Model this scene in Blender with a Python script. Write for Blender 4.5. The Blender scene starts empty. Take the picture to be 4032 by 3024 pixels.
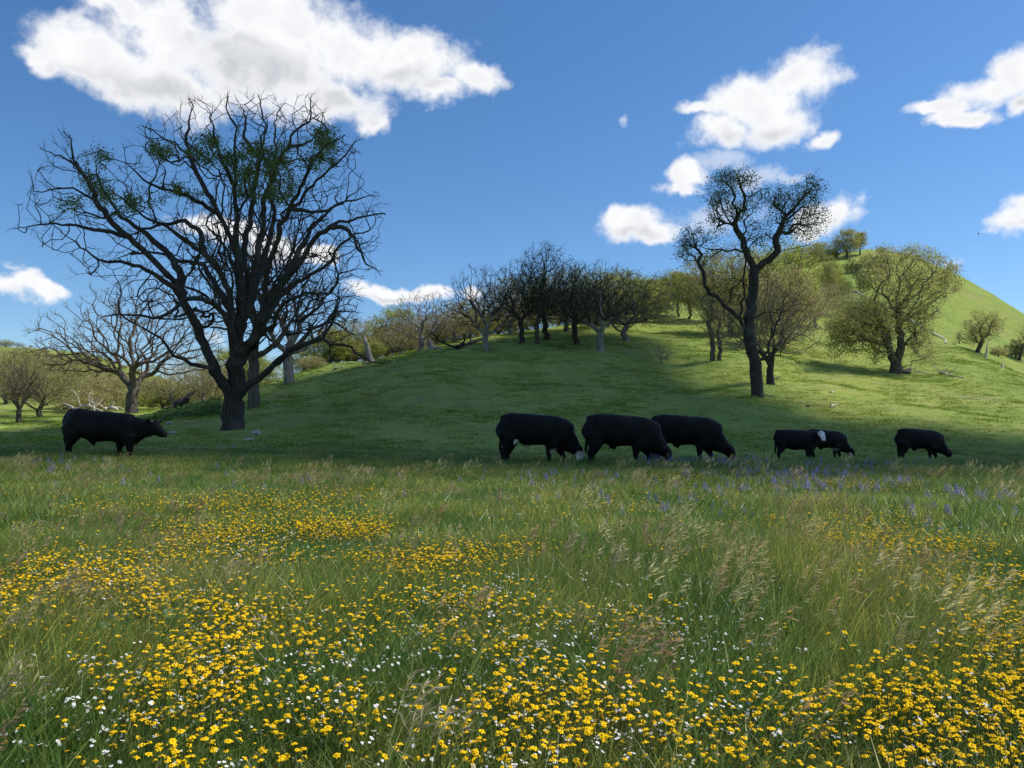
import bpy, math, random
import numpy as np
from mathutils import Vector, Matrix, noise as mnoise

D = bpy.data
SC = bpy.context.scene
COL = SC.collection
R = math.radians
FP = 3050.0          # focal length in pixels of the 4032 px wide photograph
HZ = 1725.0          # row of the level horizon
EYE = 1.05           # camera height, crouching in the meadow

# ------------------------------------------------------------------ camera
PITCH = math.atan((HZ - 1512.0) / FP)
cam_d = D.cameras.new('camera')
cam_d.sensor_width = 36.0
cam_d.lens = FP / 4032.0 * 36.0
cam_d.clip_start = 0.05
cam_d.clip_end = 8000.0
cam = D.objects.new('camera', cam_d)
COL.objects.link(cam)
cam.location = (0, 0, EYE)
cam.rotation_euler = (math.pi / 2 + PITCH, 0, 0)
SC.camera = cam

def ray(px, py):
    xc = (px - 2016.0) / FP
    yc = -(py - 1512.0) / FP
    c, s = math.cos(PITCH), math.sin(PITCH)
    return np.array([xc, c - yc * s, s + yc * c])

def P(px, py, d):
    """world point seen at a photograph pixel, d metres ahead"""
    r = ray(px, py)
    return np.array([0, 0, EYE]) + r * (d / r[1])

# ------------------------------------------------------------------ sky
SUN_EL, SUN_AZ = 54.0, 78.0      # azimuth clockwise from straight ahead
SKY_STRENGTH = 0.12
world = D.worlds.new('World')
SC.world = world
world.use_nodes = True
wn, wl = world.node_tree.nodes, world.node_tree.links
wn.clear()

def N(nodes, typ, **kw):
    n = nodes.new(typ)
    for k, v in kw.items():
        setattr(n, k, v)
    return n

def math_node(nodes, links, op, a, b=None, c=None, clamp=False):
    n = nodes.new('ShaderNodeMath')
    n.operation = op
    n.use_clamp = clamp
    for i, v in enumerate((a, b, c)):
        if v is None:
            continue
        if isinstance(v, (int, float)):
            n.inputs[i].default_value = v
        else:
            links.new(v, n.inputs[i])
    return n.outputs[0]

out_w = N(wn, 'ShaderNodeOutputWorld')
bg = N(wn, 'ShaderNodeBackground')
bg.inputs['Strength'].default_value = SKY_STRENGTH
sky = N(wn, 'ShaderNodeTexSky')
sky.sky_type = 'NISHITA'
sky.sun_disc = False
sky.sun_elevation = R(SUN_EL)
sky.sun_rotation = R(SUN_AZ)
sky.altitude = 300
sky.air_density = 1.0
sky.dust_density = 0.35
sky.ozone_density = 4.5
tc = N(wn, 'ShaderNodeTexCoord')
DIRV = tc.outputs['Generated']

# fine warp of the view direction gives the ragged cumulus edges
def wnoise(vec, scale, detail, rough=0.55, typ='3D'):
    n = N(wn, 'ShaderNodeTexNoise')
    n.noise_dimensions = typ
    n.inputs['Scale'].default_value = scale
    n.inputs['Detail'].default_value = detail
    n.inputs['Roughness'].default_value = rough
    wl.new(vec, n.inputs['Vector'])
    return n
warp = wnoise(DIRV, 11.0, 4.0, 0.6)
sub = N(wn, 'ShaderNodeVectorMath', operation='SUBTRACT')
wl.new(warp.outputs['Color'], sub.inputs[0])
sub.inputs[1].default_value = (0.5, 0.5, 0.5)
mad = N(wn, 'ShaderNodeVectorMath', operation='MULTIPLY_ADD')
wl.new(sub.outputs[0], mad.inputs[0])
mad.inputs[1].default_value = (0.08, 0.08, 0.065)
wl.new(DIRV, mad.inputs[2])
WDIR = mad.outputs[0]

def unit(px, py):
    r = ray(px, py)
    return r / np.linalg.norm(r)

def blob_field(blobs, vec, k=0.25):
    """smooth minimum of normalised ellipsoid distances round sky directions"""
    cur = None
    for (px, py, rx, ry) in blobs:
        c = unit(px, py)
        ax = np.linalg.norm(unit(px + rx, py) - unit(px - rx, py)) / 2 * abs(unit(px + 5, py)[0] - unit(px - 5, py)[0]) / np.linalg.norm(unit(px + 5, py) - unit(px - 5, py))
        az = np.linalg.norm(unit(px, py - ry) - unit(px, py + ry)) / 2
        inv = np.array([1 / ax, 1 / 0.5, 1 / az])
        m = N(wn, 'ShaderNodeVectorMath', operation='MULTIPLY_ADD')
        wl.new(vec, m.inputs[0])
        m.inputs[1].default_value = inv
        m.inputs[2].default_value = -c * inv
        ln = N(wn, 'ShaderNodeVectorMath', operation='LENGTH')
        wl.new(m.outputs[0], ln.inputs[0])
        o = ln.outputs['Value']
        cur = o if cur is None else math_node(wn, wl, 'SMOOTH_MIN', cur, o, k)
    return cur

CLOUDS = [(190, 235, 110, 60), (400, 240, 230, 110), (480, 55, 130, 45), (700, 150, 270, 170), (640, 330, 260, 120),
          (1050, 80, 330, 130), (1000, 260, 380, 190), (1330, 180, 270, 150), (1330, 400, 190, 95), (1600, 250, 240, 110),
          (1740, 350, 110, 65), (1850, 300, 130, 55), (1450, 470, 85, 50),
          (3140, 310, 150, 100), (2950, 390, 200, 95), (3080, 400, 170, 110), (2740, 425, 120, 38), (2850, 510, 150, 65), (3080, 490, 140, 90),
          (3230, 560, 75, 45), (4000, 250, 170, 120), (3890, 340, 160, 85), (3680, 440, 100, 30), (3780, 480, 110, 40),
          (4030, 410, 90, 70), (3990, 890, 130, 62), (4050, 820, 110, 70),
          (2490, 890, 150, 60), (2430, 870, 70, 40), (2620, 915, 90, 40), (2720, 675, 85, 45), (2700, 730, 70, 28), (3300, 862, 110, 62),
          (3200, 880, 80, 50), (1520, 1142, 150, 34), (1690, 1146, 100, 34), (1875, 1150, 55, 32),
          (40, 1135, 150, 55), (150, 1125, 120, 45), (240, 1125, 80, 26), (860, 920, 170, 60), (1040, 970, 120, 62), (1240, 1010, 90, 40)]
THIN = [(2860, 620, 120, 28), (2990, 690, 110, 40), (2800, 850, 140, 60), (3120, 700, 90, 25), (2440, 480, 20, 22),
        (1945, 320, 45, 40), (870, 1335, 60, 40), (3750, 1030, 48, 24), (430, 20, 90, 40), (60, 1070, 90, 18),
        (2620, 730, 60, 25)]
GREYS = [(640, 370, 330, 90), (1000, 300, 300, 110), (1350, 400, 200, 90), (900, 180, 200, 60), (300, 300, 180, 60), (2980, 540, 230, 55),
         (3960, 420, 160, 50), (1600, 320, 200, 60), (80, 1185, 220, 40), (2500, 935, 170, 28), (3300, 905, 130, 32),
         (1600, 1170, 260, 22), (900, 985, 260, 45), (3990, 925, 110, 32)]
big_n = wnoise(DIRV, 13.0, 9.0, 0.64)
f_main = blob_field(CLOUDS, WDIR, 0.22)
f_thin = blob_field(THIN, WDIR, 0.2)
nz = math_node(wn, wl, 'SUBTRACT', big_n.outputs['Fac'], 0.5)
f_main_n = math_node(wn, wl, 'MULTIPLY_ADD', nz, -2.3, f_main)
f_thin_n = math_node(wn, wl, 'MULTIPLY_ADD', nz, -4.0, f_thin)

def ramp_map(v, a, b, c=0.0, d=1.0, smooth=True):
    m = N(wn, 'ShaderNodeMapRange')
    m.interpolation_type = 'SMOOTHSTEP' if smooth else 'LINEAR'
    wl.new(v, m.inputs['Value'])
    m.inputs['From Min'].default_value = a
    m.inputs['From Max'].default_value = b
    m.inputs['To Min'].default_value = c
    m.inputs['To Max'].default_value = d
    return m.outputs['Result']
a_main = ramp_map(f_main_n, 1.30, 0.52)
a_thin = ramp_map(f_thin_n, 1.3, 0.3, 0.0, 0.45)
alpha = math_node(wn, wl, 'MAXIMUM', a_main, a_thin)
# the rest of the sky, outside the picture, carries the same fair weather clouds
sep = N(wn, 'ShaderNodeSeparateXYZ')
wl.new(DIRV, sep.inputs[0])
zc = math_node(wn, wl, 'MAXIMUM', sep.outputs['Z'], 0.04)
px_ = math_node(wn, wl, 'DIVIDE', sep.outputs['X'], zc)
py_ = math_node(wn, wl, 'DIVIDE', sep.outputs['Y'], zc)
cmb = N(wn, 'ShaderNodeCombineXYZ')
wl.new(px_, cmb.inputs[0]); wl.new(py_, cmb.inputs[1])
far_n = wnoise(cmb.outputs[0], 0.8, 5.0, 0.6)
behind = ramp_map(sep.outputs['Y'], 0.62, 0.42)
aw = ramp_map(far_n.outputs['Fac'], 0.55, 0.66)
up = ramp_map(sep.outputs['Z'], 0.0, 0.1)
aw = math_node(wn, wl, 'MULTIPLY', aw, math_node(wn, wl, 'MULTIPLY', behind, up))
alpha = math_node(wn, wl, 'MAXIMUM', alpha, aw, clamp=True)
# brightness: white crowns, greyer undersides and folds
f_grey = blob_field(GREYS, WDIR, 0.3)
und = ramp_map(f_grey, 1.15, 0.3)
fold = wnoise(WDIR, 26.0, 4.0, 0.55)
fold_v = ramp_map(fold.outputs['Fac'], 0.35, 0.65)
core = ramp_map(f_main_n, 0.9, 0.2)
s1 = math_node(wn, wl, 'MULTIPLY', und, core)
s2 = math_node(wn, wl, 'MULTIPLY', math_node(wn, wl, 'MULTIPLY', fold_v, core), 0.24)
shade = math_node(wn, wl, 'ADD', math_node(wn, wl, 'MULTIPLY', s1, 0.62), s2, clamp=True)
ccol = N(wn, 'ShaderNodeMix', data_type='RGBA')
ccol.inputs['A'].default_value = (5.75, 5.8, 5.9, 1)
ccol.inputs['B'].default_value = (3.3, 3.42, 3.7, 1)
wl.new(shade, ccol.inputs['Factor'])
hsv = N(wn, 'ShaderNodeHueSaturation')
hsv.inputs['Saturation'].default_value = 1.18
hsv.inputs['Value'].default_value = 0.82
wl.new(sky.outputs['Color'], hsv.inputs['Color'])
cmix = N(wn, 'ShaderNodeMix', data_type='RGBA')
wl.new(alpha, cmix.inputs['Factor'])
wl.new(hsv.outputs['Color'], cmix.inputs['A'])
wl.new(ccol.outputs['Result'], cmix.inputs['B'])
wl.new(cmix.outputs['Result'], bg.inputs['Color'])
wl.new(bg.outputs[0], out_w.inputs['Surface'])
world.cycles.sampling_method = 'MANUAL'
world.cycles.sample_map_resolution = 512

# ------------------------------------------------------------------ sun
sun_d = D.lights.new('sun', 'SUN')
sun_d.energy = 4.4
sun_d.angle = R(0.53)
sun_d.color = (1.0, 0.94, 0.84)
sun = D.objects.new('sun', sun_d)
COL.objects.link(sun)
SUNV = Vector((math.sin(R(SUN_AZ)) * math.cos(R(SUN_EL)), math.cos(R(SUN_AZ)) * math.cos(R(SUN_EL)), math.sin(R(SUN_EL))))
sun.rotation_euler = SUNV.to_track_quat('Z', 'Y').to_euler()
sun.location = (60, 10, 80)

SC.view_settings.view_transform = 'Standard'
SC.view_settings.look = 'None'
SC.view_settings.exposure = 0.52
SC.view_settings.gamma = 1.0
SC.view_settings.use_curve_mapping = False
SC.render.engine = 'CYCLES'
SC.cycles.use_denoising = True
SC.cycles.max_bounces = 6
SC.cycles.diffuse_bounces = 3
SC.cycles.glossy_bounces = 2
SC.cycles.transmission_bounces = 3
SC.cycles.transparent_max_bounces = 8
SC.cycles.use_adaptive_sampling = True
SC.cycles.adaptive_threshold = 0.02
SC.cycles.sample_clamp_indirect = 6

# ------------------------------------------------------------------ helpers
def tag(o, label=None, cat=None, group=None, kind=None):
    if label: o['label'] = label
    if cat: o['category'] = cat
    if group: o['group'] = group
    if kind: o['kind'] = kind
    return o

def link(name, me, parent=None, mats=()):
    o = D.objects.new(name, me)
    COL.objects.link(o)
    if parent is not None:
        o.parent = parent
    for m in mats:
        me.materials.append(m)
    return o

def empty(name, loc=(0, 0, 0), rz=0.0):
    o = D.objects.new(name, None)
    o.empty_display_size = 0.3
    o.location = loc
    o.rotation_euler = (0, 0, rz)
    COL.objects.link(o)
    return o

def mesh_np(name, verts, faces, smooth=True, mat_idx=None, colors=None):
    """faces: (n,k) int array of equal sided faces, or list of such arrays"""
    me = D.meshes.new(name)
    verts = np.asarray(verts, dtype=np.float32)
    fl = faces if isinstance(faces, list) else [faces]
    fl = [np.asarray(f, dtype=np.int32) for f in fl if len(f)]
    nl = sum(f.size for f in fl)
    nf = sum(len(f) for f in fl)
    me.vertices.add(len(verts))
    me.vertices.foreach_set('co', verts.ravel())
    me.loops.add(nl)
    me.loops.foreach_set('vertex_index', np.concatenate([f.ravel() for f in fl]))
    me.polygons.add(nf)
    tot = np.concatenate([np.full(len(f), f.shape[1], dtype=np.int32) for f in fl])
    st = np.concatenate([[0], np.cumsum(tot)[:-1]]).astype(np.int32)
    me.polygons.foreach_set('loop_start', st)
    me.polygons.foreach_set('loop_total', tot)
    me.polygons.foreach_set('use_smooth', np.full(nf, smooth, dtype=bool))
    if mat_idx is not None:
        me.polygons.foreach_set('material_index', np.asarray(mat_idx, dtype=np.int32))
    if colors is not None:
        at = me.color_attributes.new('tint', 'FLOAT_COLOR', 'POINT')
        c = np.ones((len(verts), 4), dtype=np.float32)
        c[:, :3] = colors
        at.data.foreach_set('color', c.ravel())
    me.update(calc_edges=True)
    me.validate()
    return me

# ------------------------------------------------------------------ materials
def new_mat(name):
    m = D.materials.new(name)
    m.use_nodes = True
    nt = m.node_tree
    nt.nodes.clear()
    o = nt.nodes.new('ShaderNodeOutputMaterial')
    return m, nt.nodes, nt.links, o

def bark_mat(name, dark, light, scale=6.0, lichen=None, lich_amt=0.5):
    m, n, l, o = new_mat(name)
    b = n.new('ShaderNodeBsdfPrincipled')
    b.inputs['Roughness'].default_value = 0.9
    b.inputs['Specular IOR Level'].default_value = 0.2
    t = n.new('ShaderNodeTexCoord')
    mp = n.new('ShaderNodeMapping')
    mp.inputs['Scale'].default_value = (scale, scale, scale * 0.16)
    l.new(t.outputs['Object'], mp.inputs['Vector'])
    nz = n.new('ShaderNodeTexNoise')
    nz.inputs['Scale'].default_value = 1.6
    nz.inputs['Detail'].default_value = 5
    nz.inputs['Roughness'].default_value = 0.65
    l.new(mp.outputs[0], nz.inputs['Vector'])
    r = n.new('ShaderNodeValToRGB')
    r.color_ramp.elements[0].position = 0.36
    r.color_ramp.elements[0].color = (*dark, 1)
    r.color_ramp.elements[1].position = 0.64
    r.color_ramp.elements[1].color = (*light, 1)
    l.new(nz.outputs['Fac'], r.inputs['Fac'])
    col = r.outputs['Color']
    if lichen:
        n2 = n.new('ShaderNodeTexNoise')
        n2.inputs['Scale'].default_value = 1.3
        n2.inputs['Detail'].default_value = 4
        l.new(t.outputs['Object'], n2.inputs['Vector'])
        mr = n.new('ShaderNodeMapRange')
        mr.inputs['From Min'].default_value = 0.5
        mr.inputs['From Max'].default_value = 0.68
        mr.inputs['To Max'].default_value = lich_amt
        l.new(n2.outputs['Fac'], mr.inputs['Value'])
        mx = n.new('ShaderNodeMix'); mx.data_type = 'RGBA'
        l.new(mr.outputs[0], mx.inputs['Factor'])
        l.new(col, mx.inputs['A'])
        mx.inputs['B'].default_value = (*lichen, 1)
        col = mx.outputs['Result']
    l.new(col, b.inputs['Base Color'])
    bp = n.new('ShaderNodeBump')
    bp.inputs['Strength'].default_value = 0.9
    bp.inputs['Distance'].default_value = 0.06
    l.new(nz.outputs['Fac'], bp.inputs['Height'])
    l.new(bp.outputs[0], b.inputs['Normal'])
    l.new(b.outputs[0], o.inputs['Surface'])
    return m

def leaf_mat(name, c1, c2, c3=None, transl=0.35, attr=False, wscale=0.0, rough=0.6, dry=None):
    """two sided leaf: colour varies per object, per leaf and with place"""
    m, n, l, o = new_mat(name)
    info = n.new('ShaderNodeObjectInfo')
    geo = n.new('ShaderNodeNewGeometry')
    mx = n.new('ShaderNodeMix'); mx.data_type = 'RGBA'
    mx.inputs['A'].default_value = (*c1, 1)
    mx.inputs['B'].default_value = (*c2, 1)
    nz = n.new('ShaderNodeTexNoise')
    nz.inputs['Scale'].default_value = wscale or 0.8
    nz.inputs['Detail'].default_value = 3
    l.new(geo.outputs['Position'], nz.inputs['Vector'])
    rnd = n.new('ShaderNodeMath'); rnd.operation = 'MULTIPLY_ADD'
    l.new(info.outputs['Random'], rnd.inputs[0]); rnd.inputs[1].default_value = 0.35; rnd.inputs[2].default_value = -0.17
    mr = n.new('ShaderNodeMapRange')
    mr.inputs['From Min'].default_value = 0.35
    mr.inputs['From Max'].default_value = 0.65
    l.new(nz.outputs['Fac'], mr.inputs['Value'])
    ad = n.new('ShaderNodeMath'); ad.operation = 'ADD'; ad.use_clamp = True
    l.new(mr.outputs[0], ad.inputs[0]); l.new(rnd.outputs[0], ad.inputs[1])
    l.new(ad.outputs[0], mx.inputs['Factor'])
    col = mx.outputs['Result']
    if dry:
        n3 = n.new('ShaderNodeTexNoise')
        n3.inputs['Scale'].default_value = dry[1]
        n3.inputs['Detail'].default_value = 4
        l.new(geo.outputs['Position'], n3.inputs['Vector'])
        m3 = n.new('ShaderNodeMapRange')
        m3.inputs['From Min'].default_value = dry[2]
        m3.inputs['From Max'].default_value = dry[2] + 0.14
        m3.inputs['To Max'].default_value = dry[3]
        l.new(n3.outputs['Fac'], m3.inputs['Value'])
        x3 = n.new('ShaderNodeMix'); x3.data_type = 'RGBA'
        l.new(m3.outputs[0], x3.inputs['Factor'])
        l.new(col, x3.inputs['A'])
        x3.inputs['B'].default_value = (*dry[0], 1)
        col = x3.outputs['Result']
    if attr:
        at = n.new('ShaderNodeAttribute'); at.attribute_name = 'tint'
        m2 = n.new('ShaderNodeMix'); m2.data_type = 'RGBA'; m2.blend_type = 'MULTIPLY'
        m2.inputs['Factor'].default_value = 1.0
        l.new(col, m2.inputs['A']); l.new(at.outputs['Color'], m2.inputs['B'])
        col = m2.outputs['Result']
    b = n.new('ShaderNodeBsdfPrincipled')
    b.inputs['Roughness'].default_value = rough
    b.inputs['Specular IOR Level'].default_value = 0.35
    l.new(col, b.inputs['Base Color'])
    tr = n.new('ShaderNodeBsdfTranslucent')
    l.new(col, tr.inputs['Color'])
    ms = n.new('ShaderNodeMixShader')
    ms.inputs[0].default_value = transl
    l.new(b.outputs[0], ms.inputs[1]); l.new(tr.outputs[0], ms.inputs[2])
    l.new(ms.outputs[0], o.inputs['Surface'])
    return m

def plain_mat(name, c, rough=0.7, transl=0.0, spec=0.3, var=None, vs=8.0):
    m, n, l, o = new_mat(name)
    b = n.new('ShaderNodeBsdfPrincipled')
    b.inputs['Base Color'].default_value = (*c, 1)
    b.inputs['Roughness'].default_value = rough
    b.inputs['Specular IOR Level'].default_value = spec
    if var:
        t = n.new('ShaderNodeTexCoord')
        nz = n.new('ShaderNodeTexNoise'); nz.inputs['Scale'].default_value = vs; nz.inputs['Detail'].default_value = 4
        l.new(t.outputs['Object'], nz.inputs['Vector'])
        mx = n.new('ShaderNodeMix'); mx.data_type = 'RGBA'
        mx.inputs['A'].default_value = (*c, 1); mx.inputs['B'].default_value = (*var, 1)
        mr = n.new('ShaderNodeMapRange'); mr.inputs['From Min'].default_value = 0.38; mr.inputs['From Max'].default_value = 0.62
        l.new(nz.outputs['Fac'], mr.inputs['Value']); l.new(mr.outputs[0], mx.inputs['Factor'])
        l.new(mx.outputs['Result'], b.inputs['Base Color'])
        bp = n.new('ShaderNodeBump'); bp.inputs['Strength'].default_value = 0.4; bp.inputs['Distance'].default_value = 0.02
        l.new(nz.outputs['Fac'], bp.inputs['Height']); l.new(bp.outputs[0], b.inputs['Normal'])
    if transl:
        tr = n.new('ShaderNodeBsdfTranslucent'); tr.inputs['Color'].default_value = (*c, 1)
        ms = n.new('ShaderNodeMixShader'); ms.inputs[0].default_value = transl
        l.new(b.outputs[0], ms.inputs[1]); l.new(tr.outputs[0], ms.inputs[2])
        l.new(ms.outputs[0], o.inputs['Surface'])
    else:
        l.new(b.outputs[0], o.inputs['Surface'])
    return m
# ------------------------------------------------------------------ terrain
# columns: image column -> (metres ahead, row of the ground there), read off the photograph
TER = {
    -700: [(30, 1747), (60, 1660), (100, 1600), (200, 1470), (300, 1370), (400, 1430)],
    0: [(23, 1788), (30, 1750), (60, 1690), (90, 1645), (130, 1590), (180, 1500), (250, 1372), (300, 1372), (400, 1450)],
    330: [(23, 1788), (30, 1750), (45, 1705), (60, 1675), (90, 1640), (130, 1590), (180, 1500), (250, 1398), (300, 1402), (400, 1480)],
    500: [(23, 1788), (30, 1754), (45, 1705), (60, 1660), (78, 1625), (90, 1622), (130, 1595), (190, 1520), (250, 1450), (300, 1450), (400, 1500)],
    680: [(23, 1790), (30, 1758), (42, 1700), (60, 1618), (75, 1625), (100, 1610), (130, 1590), (250, 1505), (300, 1510), (400, 1560)],
    930: [(23, 1803), (30, 1762), (42, 1690), (52, 1625), (62, 1570), (72, 1568), (90, 1590), (130, 1560), (250, 1540), (400, 1600)],
    1120: [(23, 1806), (30, 1764), (42, 1675), (52, 1590), (60, 1530), (68, 1500), (78, 1498), (95, 1510), (130, 1500), (250, 1530), (400, 1600)],
    1300: [(23, 1808), (30, 1767), (42, 1665), (55, 1550), (65, 1475), (74, 1442), (85, 1438), (100, 1445), (130, 1440), (250, 1500), (400, 1600)],
    1500: [(23, 1810), (30, 1772), (42, 1658), (55, 1535), (68, 1450), (78, 1422), (88, 1415), (105, 1420), (140, 1430), (250, 1490), (400, 1600)],
    1700: [(23, 1810), (30, 1776), (42, 1650), (55, 1525), (68, 1435), (80, 1383), (90, 1365), (105, 1362), (140, 1380), (250, 1480), (400, 1600)],
    2100: [(23, 1814), (30, 1787), (42, 1660), (55, 1532), (68, 1435), (80, 1368), (92, 1322), (110, 1302), (140, 1315), (250, 1430), (400, 1600)],
    2400: [(23, 1818), (30, 1797), (42, 1670), (55, 1542), (68, 1445), (80, 1375), (95, 1310), (120, 1258), (160, 1220), (200, 1222), (300, 1380), (420, 1600)],
    2700: [(23, 1820), (32, 1805), (45, 1665), (60, 1530), (80, 1400), (100, 1305), (125, 1235), (160, 1175), (200, 1160), (260, 1260), (400, 1560)],
    3000: [(23, 1822), (34, 1812), (45, 1650), (53, 1548), (62, 1495), (80, 1400), (100, 1315), (130, 1235), (170, 1125), (205, 1062), (240, 1080), (400, 1500)],
    3250: [(23, 1822), (34, 1814), (45, 1655), (60, 1540), (81, 1440), (100, 1368), (130, 1260), (165, 1130), (200, 1018), (215, 1008), (250, 1050), (400, 1480)],
    3450: [(23, 1822), (34, 1814), (45, 1660), (60, 1555), (81, 1462), (100, 1392), (130, 1280), (165, 1130), (200, 1000), (212, 986), (250, 1010), (400, 1480)],
    3600: [(23, 1822), (34, 1814), (45, 1665), (60, 1562), (81, 1462), (100, 1385), (130, 1280), (165, 1140), (196, 1010), (208, 1000), (250, 1040), (400, 1480)],
    3750: [(23, 1822), (34, 1814), (45, 1672), (60, 1570), (80, 1460), (95, 1385), (106, 1360), (118, 1345), (150, 1235), (190, 1080), (206, 1062), (250, 1120), (400, 1500)],
    3900: [(23, 1822), (34, 1816), (45, 1680), (60, 1578), (80, 1475), (94, 1425), (104, 1420), (118, 1385), (150, 1285), (190, 1150), (206, 1140), (250, 1200), (400, 1560)],
    4032: [(23, 1822), (34, 1816), (45, 1688), (60, 1592), (80, 1500), (92, 1480), (104, 1482), (120, 1420), (150, 1345), (190, 1230), (206, 1226), (250, 1290), (400, 1600)],
    4600: [(23, 1822), (34, 1816), (45, 1710), (60, 1640), (80, 1590), (92, 1590), (120, 1550), (150, 1540), (190, 1500), (206, 1500), (250, 1550), (400, 1650)],
}

def pchip(x, y, xi):
    x = np.asarray(x, float); y = np.asarray(y, float)
    h = np.diff(x); dl = np.diff(y) / h
    m = np.zeros_like(y)
    for i in range(1, len(x) - 1):
        if dl[i - 1] * dl[i] > 0:
            w1, w2 = 2 * h[i] + h[i - 1], h[i] + 2 * h[i - 1]
            m[i] = (w1 + w2) / (w1 / dl[i - 1] + w2 / dl[i])
    m[0], m[-1] = dl[0] * 0, dl[-1] * 0
    xi = np.clip(xi, x[0], x[-1])
    k = np.clip(np.searchsorted(x, xi) - 1, 0, len(x) - 2)
    t = (xi - x[k]) / h[k]
    return ((1 + 2 * t) * (1 - t) ** 2 * y[k] + t * (1 - t) ** 2 * h[k] * m[k]
            + t * t * (3 - 2 * t) * y[k + 1] + t * t * (t - 1) * h[k] * m[k + 1])

LD = np.linspace(math.log(2.0), math.log(900.0), 320)
_us, _rows = [], []
for X in sorted(TER):
    ds, zs = [2.0, 6.0, 14.0], [0.0, 0.0, 0.10]
    for d, Y in TER[X]:
        ds.append(d); zs.append(P(X, Y, d)[2])
    ds += [650.0, 900.0]; zs += [4.0, 0.0]
    _us.append((X - 2016) / FP)
    _rows.append(pchip(np.log(ds), zs, LD))
_rows = np.array(_rows)
UG = np.linspace(_us[0], _us[-1], 360)
TBL = np.array([pchip(_us, _rows[:, j], UG) for j in range(len(LD))]).T     # [u, d]
for _ in range(10):      # soften column creases
    TBL[1:-1] = TBL[1:-1] * 0.5 + (TBL[:-2] + TBL[2:]) * 0.25
for _ in range(3):
    TBL[:, 1:-1] = TBL[:, 1:-1] * 0.5 + (TBL[:, :-2] + TBL[:, 2:]) * 0.25

_rng = np.random.default_rng(5)
_waves = [(_rng.uniform(0, 2 * math.pi), _rng.uniform(0, 6.28), w, a) for w, a in
          [(14, .16), (11, .12), (8.1, .09), (6.3, .07), (4.9, .055), (3.7, .045), (2.9, .035), (2.2, .028), (1.7, .02)] for _ in range(2)]

def ground(x, y):
    x = np.asarray(x, float); y = np.asarray(y, float)
    yy = np.maximum(y, 2.0)
    u = np.clip(x / yy, UG[0], UG[-1] - 1e-6)
    ld = np.clip(np.log(yy), LD[0], LD[-1] - 1e-6)
    fi = (u - UG[0]) / (UG[1] - UG[0]); fj = (ld - LD[0]) / (LD[1] - LD[0])
    i = fi.astype(int); j = fj.astype(int)
    i = np.minimum(i, len(UG) - 2); j = np.minimum(j, len(LD) - 2)
    a, b = fi - i, fj - j
    z = (TBL[i, j] * (1 - a) * (1 - b) + TBL[i + 1, j] * a * (1 - b) + TBL[i, j + 1] * (1 - a) * b + TBL[i + 1, j + 1] * a * b)
    amp = np.clip((yy - 26) / 30, 0, 1) * np.clip((950 - yy) / 300, 0, 1)
    w = 0
    for th, ph, wl_, am in _waves:
        w = w + am * np.sin((x * math.cos(th) + y * math.sin(th)) * 2 * math.pi / wl_ + ph + 1.3 * np.sin(x * .11 + y * .07 + ph))
    return z + w * amp * 0.55

def gz(x, y):
    return float(ground(x, y))

def hit(px, py, dmin=1.0, dmax=400.0):
    """first terrain point seen through a photograph pixel"""
    ds = np.exp(np.linspace(math.log(dmin), math.log(dmax), 1500))
    r = ray(px, py)
    pts = np.array([0, 0, EYE])[None] + r[None] * (ds / r[1])[:, None]
    g = ground(pts[:, 0], pts[:, 1])
    k = np.argmax(pts[:, 2] < g)
    if pts[k, 2] >= g[k]:
        return None
    return np.array([pts[k, 0], pts[k, 1], g[k]])

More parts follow.
